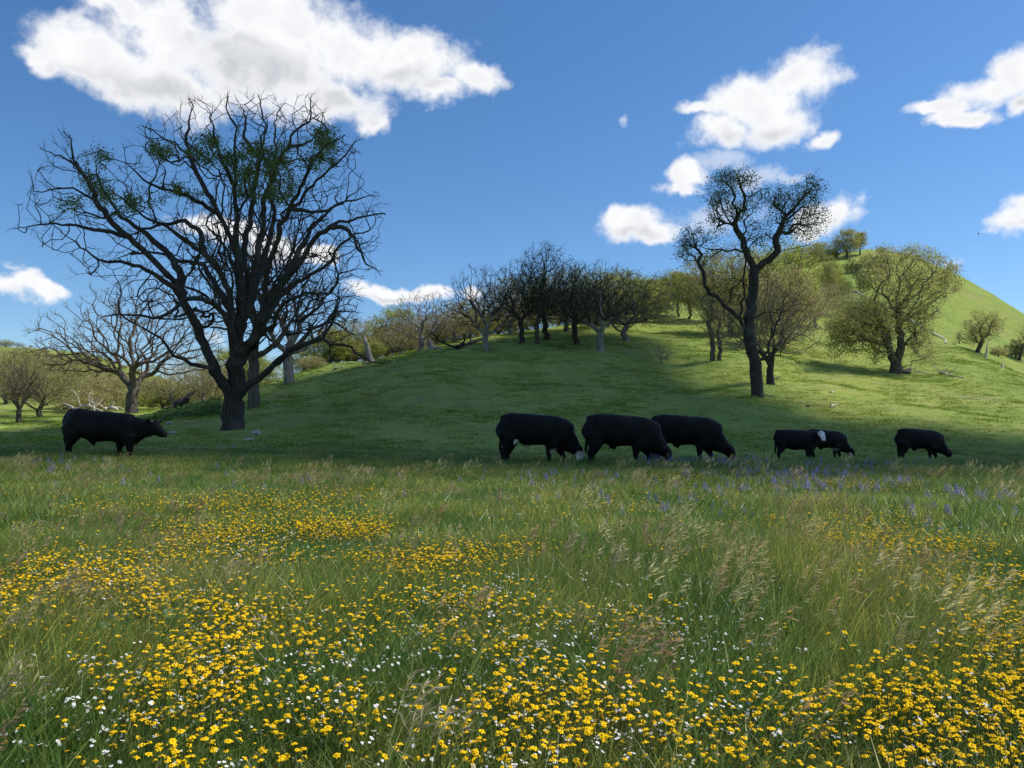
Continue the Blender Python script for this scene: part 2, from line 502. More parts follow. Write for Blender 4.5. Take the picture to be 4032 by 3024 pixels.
# one polar sheet from under the camera to the horizon
def build_terrain():
    th = np.concatenate([np.linspace(-180, -50, 26, endpoint=False), np.linspace(-50, 50, 520), np.linspace(50, 180, 27)[1:-1]])
    th = np.radians(th)
    rr = np.concatenate([[0.0], np.exp(np.linspace(math.log(0.8), math.log(300), 330)), np.exp(np.linspace(math.log(312), math.log(6000), 34))])
    T, Rr = np.meshgrid(th, rr, indexing='ij')
    x, y = Rr * np.sin(T), Rr * np.cos(T)
    z = ground(x, y)
    nt_, nr = T.shape
    v = np.stack([x, y, z], -1).reshape(-1, 3)
    i, j = np.meshgrid(np.arange(nt_), np.arange(nr - 1), indexing='ij')
    i2 = (i + 1) % nt_
    f = np.stack([i * nr + j, i * nr + j + 1, i2 * nr + j + 1, i2 * nr + j], -1).reshape(-1, 4)
    me = mesh_np('ground', v, f)
    m, n, l, o = new_mat('turf')
    geo = n.new('ShaderNodeNewGeometry')
    def noise(scale, detail=4, rough=0.6, stretch=None):
        k = n.new('ShaderNodeTexNoise')
        k.inputs['Scale'].default_value = scale
        k.inputs['Detail'].default_value = detail
        k.inputs['Roughness'].default_value = rough
        if stretch:
            mp = n.new('ShaderNodeMapping'); mp.inputs['Scale'].default_value = stretch
            l.new(geo.outputs['Position'], mp.inputs['Vector']); l.new(mp.outputs[0], k.inputs['Vector'])
        else:
            l.new(geo.outputs['Position'], k.inputs['Vector'])
        return k.outputs['Fac']
    def ramp(f, stops):
        r = n.new('ShaderNodeValToRGB')
        e = r.color_ramp.elements
        while len(e) < len(stops): e.new(0.5)
        for q, (p, c) in zip(e, stops):
            q.position = p; q.color = (*c, 1)
        l.new(f, r.inputs['Fac'])
        return r.outputs['Color']
    def mix(a, b, f, mode='MIX'):
        k = n.new('ShaderNodeMix'); k.data_type = 'RGBA'; k.blend_type = mode
        for s, v_ in (('A', a), ('B', b), ('Factor', f)):
            if isinstance(v_, (float, int)): k.inputs[s].default_value = v_
            elif isinstance(v_, tuple): k.inputs[s].default_value = (*v_, 1)
            else: l.new(v_, k.inputs[s])
        return k.outputs['Result']
    base = ramp(noise(0.05, 5), [(0.36, (0.13, 0.20, 0.026)), (0.5, (0.19, 0.245, 0.036)), (0.64, (0.26, 0.285, 0.05))])
    mid = ramp(noise(0.5, 5, 0.65), [(0.36, (0.09, 0.145, 0.02)), (0.52, (0.18, 0.235, 0.036)), (0.68, (0.29, 0.29, 0.075))])
    c = mix(base, mid, 0.5)
    fine = ramp(noise(4.0, 5, 0.7), [(0.32, (0.5, 0.52, 0.5)), (0.5, (0.95, 0.95, 0.95)), (0.68, (1.35, 1.25, 1.15))])
    c = mix(c, fine, 0.75, 'MULTIPLY')
    f3 = n.new('ShaderNodeMapRange'); f3.inputs['From Min'].default_value = 0.52; f3.inputs['From Max'].default_value = 0.7
    f3.inputs['To Max'].default_value = 0.5
    l.new(noise(0.13, 5, 0.7), f3.inputs['Value'])
    c = mix(c, (0.2, 0.15, 0.085), f3.outputs[0])
    b = n.new('ShaderNodeBsdfPrincipled')
    b.inputs['Roughness'].default_value = 0.95
    b.inputs['Specular IOR Level'].default_value = 0.1
    b.inputs['Sheen Weight'].default_value = 0.25
    b.inputs['Sheen Tint'].default_value = (0.7, 0.9, 0.4, 1)
    l.new(c, b.inputs['Base Color'])
    bp = n.new('ShaderNodeBump'); bp.inputs['Strength'].default_value = 1.0; bp.inputs['Distance'].default_value = 0.18
    l.new(noise(2.5, 6, 0.7), bp.inputs['Height'])
    l.new(bp.outputs[0], b.inputs['Normal'])
    l.new(b.outputs[0], o.inputs['Surface'])
    g = link('ground', me, None, [m])
    tag(g, 'green pasture ground running from the flat meadow up over the rounded knoll and hill', None, None, 'structure')
    return g
GROUND = build_terrain()

# the fair weather cumulus overhead, out of the picture, whose shade lies on the knoll and the cattle
def build_cloud():
    A = 620.0
    poly = np.array([(-62, 13), (-62, 40), (-44, 46), (-30, 56), (-18, 84), (-8, 100), (6, 97), (12, 84), (13.5, 66), (15, 54), (24, 45), (36, 40), (62, 36), (70, 13), (20, 12), (-20, 11)], float)
    off = np.array([SUNV.x / SUNV.z * A, SUNV.y / SUNV.z * A])
    rng = np.random.default_rng(3)
    pts = []
    lo, hi = poly.min(0), poly.max(0)
    def inside(p):
        c = False
        for k in range(len(poly)):
            x1, y1 = poly[k]; x2, y2 = poly[k - 1]
            if (y1 > p[1]) != (y2 > p[1]) and p[0] < (x2 - x1) * (p[1] - y1) / (y2 - y1) + x1:
                c = not c
        return c
    def edge(p):
        best = 1e9
        for k in range(len(poly)):
            a, b_ = poly[k - 1], poly[k]
            t = np.clip(np.dot(p - a, b_ - a) / np.dot(b_ - a, b_ - a), 0, 1)
            best = min(best, np.linalg.norm(p - a - t * (b_ - a)))
        return best
    while len(pts) < 420:
        p = rng.uniform(lo - 2, hi + 2)
        if inside(p) and rng.random() < np.clip((p[1] - 9) / 19, 0.05, 1):
            e = edge(p) * np.clip((p[1] - 4) / 20, 0.3, 1)
            r = min(max(e * 0.95, 0.8), 9.0) * rng.uniform(0.75, 1.05)
            pts.append((p[0], p[1], r, e))
    bme = bpy.data.meshes.new('tmp')
    import bmesh
    bm = bmesh.new(); bmesh.ops.create_icosphere(bm, subdivisions=2, radius=1.0)
    v0 = np.array([v.co[:] for v in bm.verts]); f0 = np.array([[v.index for v in f.verts] for f in bm.faces])
    bm.free()
    vs, fs = [], []
    for k, (x, y, r, e) in enumerate(pts):
        h = rng.uniform(0, 1) * min(e, 10) * 1.1
        v = v0 * r * np.array([1, 1, 0.75]) + np.array([x, y, 0]) 
        v[:, :2] += SUNV.xy[:] / np.array(SUNV.z) * h
        v[:, 2] += h
        vs.append(v); fs.append(f0 + k * len(v0))
    v = np.concatenate(vs)
    v[:, 0] += off[0]; v[:, 1] += off[1]; v[:, 2] += A
    me = mesh_np('cloud', v, np.concatenate(fs))
    m, n, l, o = new_mat('cloud_vapour')
    b = n.new('ShaderNodeBsdfDiffuse'); b.inputs['Color'].default_value = (0.9, 0.9, 0.9, 1)
    t = n.new('ShaderNodeBsdfTransparent')
    ms = n.new('ShaderNodeMixShader'); ms.inputs[0].default_value = 0.088
    l.new(t.outputs[0], ms.inputs[1]); l.new(b.outputs[0], ms.inputs[2])
    l.new(ms.outputs[0], o.inputs['Surface'])
    c = link('cloud', me, None, [m])
    tag(c, 'low white cumulus cloud overhead shading the knoll and cattle', None, None, 'structure')
build_cloud()
# ------------------------------------------------------------------ tree building
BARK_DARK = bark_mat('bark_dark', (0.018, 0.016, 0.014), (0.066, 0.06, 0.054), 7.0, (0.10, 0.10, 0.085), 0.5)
BARK_GREY = bark_mat('bark_grey', (0.085, 0.076, 0.066), (0.27, 0.25, 0.23), 6.0, (0.36, 0.35, 0.31), 0.6)
BARK_MID = bark_mat('bark_brown', (0.04, 0.034, 0.028), (0.14, 0.12, 0.10), 6.0, (0.18, 0.17, 0.14), 0.5)
TWIG_RED = plain_mat('twig_buds', (0.19, 0.155, 0.105), 0.85, spec=0.15)
TWIG_GREY = plain_mat('twig_grey', (0.21, 0.19, 0.165), 0.85, spec=0.15)
TWIG_BROWN = plain_mat('twig_brown', (0.095, 0.075, 0.058), 0.85, spec=0.15)
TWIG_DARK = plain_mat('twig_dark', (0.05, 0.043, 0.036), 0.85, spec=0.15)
DEADWOOD = bark_mat('dead_wood', (0.22, 0.19, 0.16), (0.62, 0.58, 0.52), 8.0)
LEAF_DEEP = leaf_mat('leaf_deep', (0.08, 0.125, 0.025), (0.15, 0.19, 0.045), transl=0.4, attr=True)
LEAF_OLIVE = leaf_mat('leaf_olive', (0.25, 0.25, 0.07), (0.38, 0.37, 0.12), transl=0.45, attr=True, wscale=0.35)
LEAF_FRESH = leaf_mat('leaf_fresh', (0.23, 0.27, 0.05), (0.36, 0.38, 0.08), transl=0.5, attr=True, wscale=0.35)
LEAF_BROWN = leaf_mat('leaf_brown', (0.33, 0.28, 0.13), (0.40, 0.38, 0.14), transl=0.4, attr=True, wscale=0.35)

class Tree:
    """a branching skeleton: nodes, each with a parent, grown towards points by least cable"""
    def __init__(self):
        self.p = []; self.par = []; self.pl = []; self.limb = []
    def add(self, pos, par, limb=0):
        pos = np.asarray(pos, float)
        self.p.append(pos); self.par.append(par); self.limb.append(limb)
        self.pl.append(0.0 if par < 0 else self.pl[par] + np.linalg.norm(pos - self.p[par]))
        return len(self.p) - 1
    def polyline(self, pts, rng, step=0.6, gnarl=0.06, limb=0, attach=True):
        pts = [np.asarray(q, float) for q in pts]
        if not self.p:
            cur = self.add(pts[0], -1, limb)
        elif attach:
            dd = [np.linalg.norm(q - pts[0]) for q in self.p]
            cur = int(np.argmin(dd))
            if dd[cur] > 0.25:
                cur = self.add(pts[0], cur, limb)
        for a, b in zip(pts[:-1], pts[1:]):
            L = np.linalg.norm(b - a)
            k = max(1, int(round(L / step)))
            for t in range(1, k + 1):
                q = a + (b - a) * t / k
                q = q + rng.normal(0, gnarl, 3) * (1 if t < k else 0.5)
                cur = self.add(q, cur, limb)
        return cur
    def grow(self, A, bf=0.35, near_bias=0.0):
        """A: attractor points (n,3)"""
        A = np.asarray(A, float)
        n = len(A)
        Pn = np.array(self.p); pl = np.array(self.pl)
        best = np.full(n, 1e9); bi = np.zeros(n, int); bd = np.zeros(n)
        for s in range(0, len(Pn), 200):
            d = np.linalg.norm(A[:, None] - Pn[None, s:s + 200], axis=2)
            c = d + bf * pl[None, s:s + 200]
            k = c.argmin(1); v = c[np.arange(n), k]
            m = v < best
            best[m] = v[m]; bi[m] = k[m] + s; bd[m] = d[np.arange(n), k][m]
        alive = np.ones(n, bool)
        for _ in range(n):
            i = int(np.argmin(np.where(alive, best, 1e18)))
            alive[i] = False
            j = self.add(A[i], int(bi[i]), self.limb[int(bi[i])])
            d = np.linalg.norm(A - A[i], axis=1)
            c = d + bf * self.pl[j]
            m = alive & (c < best)
            best[m] = c[m]; bi[m] = j; bd[m] = d[m]
    def twigs(self, rng, length=0.6, per=3, segs=3, minlen=0.35, up=0.25, every=1, spread=0.9):
        n0 = len(self.p)
        kids = np.zeros(n0, int)
        for q in self.par[:n0]:
            if q >= 0: kids[q] += 1
        for i in range(n0):
            tip = kids[i] == 0
            if not tip and (kids[i] > 1 or rng.random() > every):
                continue
            pr = self.par[i]
            if pr < 0: continue
            base = self.p[i] - self.p[pr]
            L = np.linalg.norm(base) + 1e-6
            base = base / L
            for k in range(per if tip else 1):
                dr = base * (1.0 if tip else 0.4) + rng.normal(0, spread * (0.55 if tip else 0.9), 3) + np.array([0, 0, up])
                dr /= np.linalg.norm(dr)
                ln = length * rng.uniform(minlen, 1.0)
                cur = i
                pos = self.p[i]
                for s in range(segs):
                    dr = dr + rng.normal(0, 0.33, 3) + np.array([0, 0, 0.06])
                    dr /= np.linalg.norm(dr)
                    pos = pos + dr * ln / segs
                    cur2 = self.add(pos, cur, self.limb[i])
                    if s == 0 and tip and rng.random() < 0.5:
                        d3 = dr + rng.normal(0, 0.7, 3); d3 /= np.linalg.norm(d3)
                        self.add(pos + d3 * ln * 0.4, cur2, self.limb[i])
                    cur = cur2
    def smooth(self, it=2, a=0.35, keep=0):
        P_ = np.array(self.p); par = np.array(self.par)
        n = len(P_)
        for _ in range(it):
            s = np.zeros_like(P_); c = np.zeros(n)
            m = par >= 0
            np.add.at(s, par[m], P_[m]); np.add.at(c, par[m], 1)
            inner = m & (c > 0)
            inner[:keep] = False
            tgt = (s[inner] / c[inner][:, None] + P_[par[inner]]) / 2
            P_[inner] = P_[inner] * (1 - a) + tgt * a
        self.p = list(P_)
    def subdivide(self, rng, maxlen, jit):
        """bend long straight edges"""
        n0 = len(self.p)
        for i in range(n0):
            q = self.par[i]
            if q < 0: continue
            a, b = self.p[q], self.p[i]
            L = np.linalg.norm(b - a)
            k = int(L / maxlen)
            if k < 1: continue
            cur = q
            for t in range(1, k + 1):
                pos = a + (b - a) * t / (k + 1) + rng.normal(0, jit * L, 3)
                self.p.append(pos); self.par.append(cur); self.limb.append(self.limb[i]); self.pl.append(0)
                cur = len(self.p) - 1
            self.par[i] = cur
    def radii(self, r_base, r_tip):
        n = len(self.p)
        kids = [[] for _ in range(n)]
        root = 0
        for i, q in enumerate(self.par):
            if q >= 0: kids[q].append(i)
        order = [root]
        for i in order: order.extend(kids[i])
        tips = sum(1 for i in order if not kids[i])
        e = math.log(max(tips, 3)) / math.log(r_base / r_tip)
        cnt = np.zeros(n)
        for i in reversed(order):
            cnt[i] = 1 if not kids[i] else sum(cnt[k] for k in kids[i])
        r = r_tip * cnt ** (1 / e)
        self.kids, self.order, self.r, self.cnt = kids, order, r, cnt
        return r

    def paths(self):
        """chains that follow the thickest child"""
        out = []
        stack = [(0, -1)]
        while stack:
            s, pre = stack.pop()
            ch = [pre, s] if pre >= 0 else [s]
            cur = s
            while self.kids[cur]:
                ks = sorted(self.kids[cur], key=lambda k: -self.cnt[k])
                for k in ks[1:]:
                    stack.append((k, cur))
                cur = ks[0]
                ch.append(cur)
            out.append(ch)
        return out

def ang_dirs(k):
    a = np.linspace(0, 2 * math.pi, k, endpoint=False)
    return np.cos(a), np.sin(a)

class TubeMesh:
    def __init__(self):
        self.v = []; self.f3 = []; self.f4 = []; self.n = 0
    def tube(self, pts, rad, k, flare=None, rough=0.0, rng=None):
        pts = np.asarray(pts); m = len(pts)
        if m < 2: return
        t = np.empty_like(pts)
        t[1:-1] = pts[2:] - pts[:-2]; t[0] = pts[1] - pts[0]; t[-1] = pts[-1] - pts[-2]
        t /= (np.linalg.norm(t, axis=1)[:, None] + 1e-9)
        ref = np.array([0.0, 1.0, 0.0]) if abs(t[0][1]) < 0.8 else np.array([1.0, 0, 0])
        c, s = ang_dirs(k)
        u = np.cross(t[0], ref); u /= np.linalg.norm(u) + 1e-9
        vs = []
        for i in range(m):
            u = u - t[i] * np.dot(u, t[i]); u /= np.linalg.norm(u) + 1e-9
            w = np.cross(t[i], u)
            rr = rad[i]
            if rough and rng is not None:
                rr = rr * (1 + rng.normal(0, rough, k))[:, None]
            vs.append(pts[i] + (c[:, None] * u + s[:, None] * w) * rr)
        b = self.n
        last = m - 1
        if k == 3 or rad[-1] < 0.03:     # pointed tip
            vs = vs[:-1]
            self.v.append(np.concatenate(vs + [pts[-1:]])); last = m - 2
            tip = b + (m - 1) * k
            for j in range(k):
                self.f3.append((b + last * k + j, b + last * k + (j + 1) % k, tip))
            self.n += (m - 1) * k + 1
        else:
            self.v.append(np.concatenate(vs)); self.n += m * k
            cidx = self.n
            self.v.append(pts[-1:] + t[-1:] * rad[-1] * 0.3); self.n += 1
            for j in range(k):
                self.f3.append((b + last * k + j, b + last * k + (j + 1) % k, cidx))
        for i in range(last):
            for j in range(k):
                j2 = (j + 1) % k
                self.f4.append((b + i * k + j, b + i * k + j2, b + (i + 1) * k + j2, b + (i + 1) * k + j))
    def mesh(self, name):
        if not self.v: return None
        return mesh_np(name, np.concatenate(self.v), [np.array(self.f4, int).reshape(-1, 4), np.array(self.f3, int).reshape(-1, 3)])

def tree_meshes(T, name, rng, r_base, r_tip, k_big=9, thresh=(0.35, 0.02), flare=1.35, rough=0.05):
    """trunk mesh (thick paths) and branch mesh"""
    T.radii(r_base, r_tip)
    Pn = np.array(T.p)
    z0 = Pn[0][2]
    big, small = TubeMesh(), TubeMesh()
    for ch in T.paths():
        pts = Pn[ch].copy(); rad = T.r[ch].copy()
        if len(ch) > 1 and T.par[ch[0]] >= 0 or ch[0] != 0:
            rad[0] = min(rad[0], rad[1] * 1.25)
        if ch[0] == 0:
            hgt = (pts[:, 2] - z0) / (r_base * 2.2)
            rad = rad * (1 + (flare - 1) * np.exp(-np.maximum(hgt, 0) * 2.2))
            if len(rad) > 1: pts[0, 2] -= 0.35
        rm = rad[1] if len(rad) > 1 else rad[0]
        # hand the thin end of a thick chain over to the branch mesh
        cut = len(ch)
        if rm > r_base * thresh[0] or ch[0] == 0:
            while cut > 2 and rad[cut - 1] < r_base * thresh[0] * 0.55: cut -= 1
            big.tube(pts[:cut], rad[:cut], k_big, rough=rough, rng=rng)
            if cut < len(ch):
                small.tube(pts[cut - 1:], rad[cut - 1:], 5)
        else:
            k = 6 if rm > 0.07 else (4 if rm > thresh[1] else 3)
            small.tube(pts, rad, k)
    return big.mesh(name + '_trunk'), small.mesh(name + '_branches')

def leaf_mesh(T, name, rng, n, size, spread=0.25, zone=None, droop=0.0, tips=True):
    """small leaves set round the twig tips"""
    Pn = np.array(T.p)
    idx = np.array([i for i in range(len(Pn)) if T.r[i] < 0.03])
    if zone is not None:
        idx = idx[zone(Pn[idx])]
    if len(idx) == 0: return None
    # clumped choice: whole twigs leaf out together
    w = rng.gamma(0.6, 1.0, len(idx)); w /= w.sum()
    ch = rng.choice(idx, n, p=w)
    c = Pn[ch] + rng.normal(0, spread, (n, 3))
    a = rng.normal(0, 1, (n, 3)); a /= np.linalg.norm(a, axis=1)[:, None]
    b = rng.normal(0, 1, (n, 3)); b -= a * (a * b).sum(1)[:, None]; b /= np.linalg.norm(b, axis=1)[:, None]
    s = size * rng.uniform(0.55, 1.35, n)[:, None]
    v = np.stack([c - a * s * .5, c + b * s * .33 + a * s * .05, c + a * s * .5, c - b * s * .33 + a * s * 0.05], 1).reshape(-1, 3)
    f = np.arange(n * 4).reshape(-1, 4)
    t = rng.uniform(0.65, 1.35, n)[:, None] * (1 + rng.normal(0, 0.06, (n, 3)))
    return mesh_np(name + '_foliage', v, f, smooth=False, colors=np.repeat(t, 4, 0))

def crown_points(rng, n, lobes, inner=0.35):
    """points in a union of ellipsoids, denser towards the shell"""
    vol = np.array([l[3] * l[4] * l[5] for l in lobes]) ** 0.8
    k = rng.choice(len(lobes), n, p=vol / vol.sum())
    L = np.array(lobes)[k]
    d = rng.normal(0, 1, (n, 3)); d /= np.linalg.norm(d, axis=1)[:, None]
    r = rng.uniform(inner ** 2, 1, n) ** 0.5
    r = np.where(rng.random(n) < 0.25, rng.random(n), r)
    return L[:, :3] + d * r[:, None] * L[:, 3:6]

# prototypes are drawn once at unit placement (10 m class trees) and copied
PROTO = {}
def proto(key, seed, trunk, lobes, n, r_base, bf=0.45, tw=0.55, per=3, leaves=0, lsize=0.13, lspread=0.22, bark=BARK_MID, twig=TWIG_RED,
          leafm=LEAF_OLIVE, trunks=None, gnarl=0.07, r_tip=0.0075, sub=(0.6, 0.12), up=0.25, zcut=None):
    rng = np.random.default_rng(seed)
    T = Tree()
    T.polyline(trunk, rng, 0.5, gnarl)
    for q in (trunks or []):
        T.polyline(q, rng, 0.5, gnarl)
    n_tr = len(T.p)
    A = crown_points(rng, n, lobes)
    if zcut: A = A[A[:, 2] > zcut]
    # limbs leave the stem only above its lower part
    save = list(T.pl)
    T.pl = [v if T.p[i][2] > trunk[-1][2] * 0.55 else v + 6.0 for i, v in enumerate(T.pl)]
    T.grow(A, bf)
    T.subdivide(rng, sub[0], sub[1])
    T.smooth(2, 0.3, n_tr)
    T.twigs(rng, tw, per, 3, up=up)
    tm, bm_ = tree_meshes(T, key, rng, r_base, r_tip)
    lm = leaf_mesh(T, key, rng, leaves, lsize, lspread) if leaves else None
    tm.materials.append(bark)
    bm_.materials.append(twig)
    if lm: lm.materials.append(leafm)
    P_ = np.array(T.p)
    PROTO[key] = (tm, bm_, lm, float(np.percentile(P_[:, 2], 99.3)), float(np.percentile(P_[:, 0], 99) - np.percentile(P_[:, 0], 1)))

proto('bare_round', 11, [(0, 0, 0), (0.15, 0, 1.2), (0.1, 0.1, 2.4)], [(0, 0, 5.6, 4.6, 4.0, 3.6), (-2.5, 0, 4.2, 2.6, 2.4, 1.8), (2.6, .5, 4.4, 2.4, 2.4, 1.9)], 700, 0.30, 0.4, 0.75, 4, 900, 0.10, 0.15,
      BARK_GREY, TWIG_GREY, LEAF_BROWN)
proto('bare_wide', 12, [(0, 0, 0), (-0.1, 0, 1.0), (0.1, 0.1, 1.7)], [(-3.2, 0, 4.4, 3.2, 2.8, 2.4), (3.0, 0, 4.6, 3.2, 2.8, 2.5), (0, 0, 6.0, 3.6, 3.0, 2.8), (-1.0, 0, 3.6, 4.8, 2.6, 1.2)], 900, 0.34, 0.4, 0.8, 4, 1200, 0.10, 0.15,
      BARK_GREY, TWIG_RED, LEAF_BROWN)
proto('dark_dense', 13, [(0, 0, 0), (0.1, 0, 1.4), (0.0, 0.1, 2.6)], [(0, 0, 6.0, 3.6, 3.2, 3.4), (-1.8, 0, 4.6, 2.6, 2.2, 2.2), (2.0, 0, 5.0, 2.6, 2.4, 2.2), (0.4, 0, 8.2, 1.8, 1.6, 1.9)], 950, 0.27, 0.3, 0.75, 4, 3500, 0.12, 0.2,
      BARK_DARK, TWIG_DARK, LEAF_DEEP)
proto('brown_fan', 14, [(0, 0, 0), (-0.1, 0, 1.1), (0.1, 0, 2.0)], [(0, 0, 5.4, 4.4, 3.6, 3.2), (2.8, 0, 4.0, 2.8, 2.4, 1.9), (-2.4, 0, 4.6, 2.4, 2.2, 2.0), (0, 0, 2.8, 3.6, 3.2, 1.3)], 900, 0.26, 0.33, 0.7, 4, 9000, 0.11, 0.2,
      BARK_GREY, TWIG_RED, LEAF_BROWN)
proto('olive_oak', 15, [(0, 0, 0), (0.1, 0, 1.0), (0.0, 0.1, 1.9)], [(0, 0, 5.2, 3.8, 3.4, 3.0), (-2.3, 0, 3.8, 2.4, 2.2, 1.8), (2.2, 0, 4.0, 2.4, 2.2, 1.8), (0, 0, 2.4, 3.4, 3.2, 1.4)], 760, 0.25, 0.33, 0.6, 4, 15000, 0.14, 0.24,
      BARK_MID, TWIG_RED, LEAF_OLIVE)
proto('fresh_oak', 16, [(0, 0, 0), (0.1, 0, 1.2), (-0.1, 0.1, 2.2)], [(0, 0, 5.4, 3.2, 3.0, 3.2), (-1.6, 0, 4.2, 2.2, 2.0, 2.0), (1.7, 0, 4.6, 2.2, 2.0, 2.0), (0.3, 0, 7.4, 1.9, 1.7, 1.6), (0, 0, 2.6, 2.8, 2.6, 1.5)], 680, 0.22, 0.42, 0.5, 4, 20000, 0.14, 0.25,
      BARK_MID, TWIG_RED, LEAF_FRESH)
proto('slender_oak', 17, [(0, 0, 0), (0.05, 0, 2.0), (0.0, 0.05, 4.0)], [(0, 0, 5.6, 1.7, 1.6, 3.6), (0.2, 0, 8.0, 1.3, 1.2, 1.6)], 380, 0.15, 0.45, 0.5, 4, 10000, 0.14, 0.22,
      BARK_MID, TWIG_RED, LEAF_FRESH)
proto('bush', 18, [(0, 0, 0), (0.05, 0, 0.5)], [(0, 0, 1.6, 1.5, 1.3, 1.3), (-0.7, 0, 1.0, 0.9, 0.9, 0.8), (0.8, 0, 1.1, 0.9, 0.9, 0.9)], 220, 0.12, 0.4, 0.3, 4, 4500, 0.11, 0.15,
      BARK_MID, TWIG_RED, LEAF_OLIVE)
proto('thorn_brush', 19, [(0, 0, 0), (0.3, 0, 0.5)], [(0.4, 0, 1.2, 1.6, 1.0, 1.0), (-0.8, 0, 0.9, 1.0, 0.9, 0.8)], 160, 0.12, 0.35, 0.5, 3, 250, 0.08, 0.12,
      BARK_GREY, TWIG_GREY, LEAF_BROWN)
proto('thin_stem', 20, [(0, 0, 0), (-0.1, 0, 1.8), (0.1, 0, 3.6), (-0.1, 0, 5.0)], [(0, 0, 4.6, 1.2, 1.0, 2.8), (0.2, 0, 6.4, 1.0, .9, 1.2)], 200, 0.17, 0.45, 0.5, 3, 1500, 0.10, 0.2,
      BARK_MID, TWIG_RED, LEAF_BROWN)
proto('leaning_shrub', 21, [(0, 0, 0), (0.3, 0, 1.0), (0.8, 0, 2.2)], [(0.9, 0, 4.0, 2.2, 2.0, 2.6), (-0.6, 0, 2.4, 1.6, 1.5, 1.4), (2.1, 0, 4.8, 1.3, 1.3, 1.2)], 420, 0.24, 0.4, 0.5, 4, 6000, 0.13, 0.2,
      BARK_MID, TWIG_RED, LEAF_OLIVE)

def plant(key, name, px, py, d, top, label, group=None, cat='tree', width=None, rz=None, bark=None, leafm=None, twig=None, seed=0, lean=0.0, flip=False, bare=False):
    """stand a prototype tree at the ground under column px, d metres away, its top at row `top`"""
    if d is None:
        h = hit(px, py)
        d = h[1]
    x = P(px, py, d)[0]
    g = gz(x, d)
    hgt = P(px, top, d)[2] - g
    tm, bmh, lm, H, W = PROTO[key]
    s = hgt / H
    sx = s if width is None else (width / FP * d) / W
    sx = max(0.6 * s, min(1.9 * s, sx))
    rnd = random.Random(int(px * 7 + py * 3 + seed))
    o = empty(name, (x, d, g - 0.1), rnd.uniform(-0.5, 0.5) + (math.pi if rnd.random() < 0.5 else 0) if rz is None else rz)
    o.rotation_euler[1] = lean
    o.scale = (sx, sx, s)
    tag(o, label, cat, group)
    def put(nm, me, m):
        if me is None: return
        c = D.objects.new(nm, me)
        COL.objects.link(c)
        c.parent = o
        if m is not None:
            c.material_slots[0].link = 'OBJECT'
            c.material_slots[0].material = m
    put('trunk', tm, bark)
    put('branches', bmh, twig)
    if not bare:
        put('foliage', lm, leafm)
    return o
# ------------------------------------------------------------------ the three traced oaks
def poly_inside(poly, q):
    poly = np.asarray(poly, float)
    x, y = q[:, 0], q[:, 1]
    c = np.zeros(len(q), bool)
    for k in range(len(poly)):
        x1, y1 = poly[k]; x2, y2 = poly[k - 1]
        m = ((y1 > y) != (y2 > y)) & (x < (x2 - x1) * (y - y1) / (y2 - y1 + 1e-12) + x1)
        c ^= m
    return c

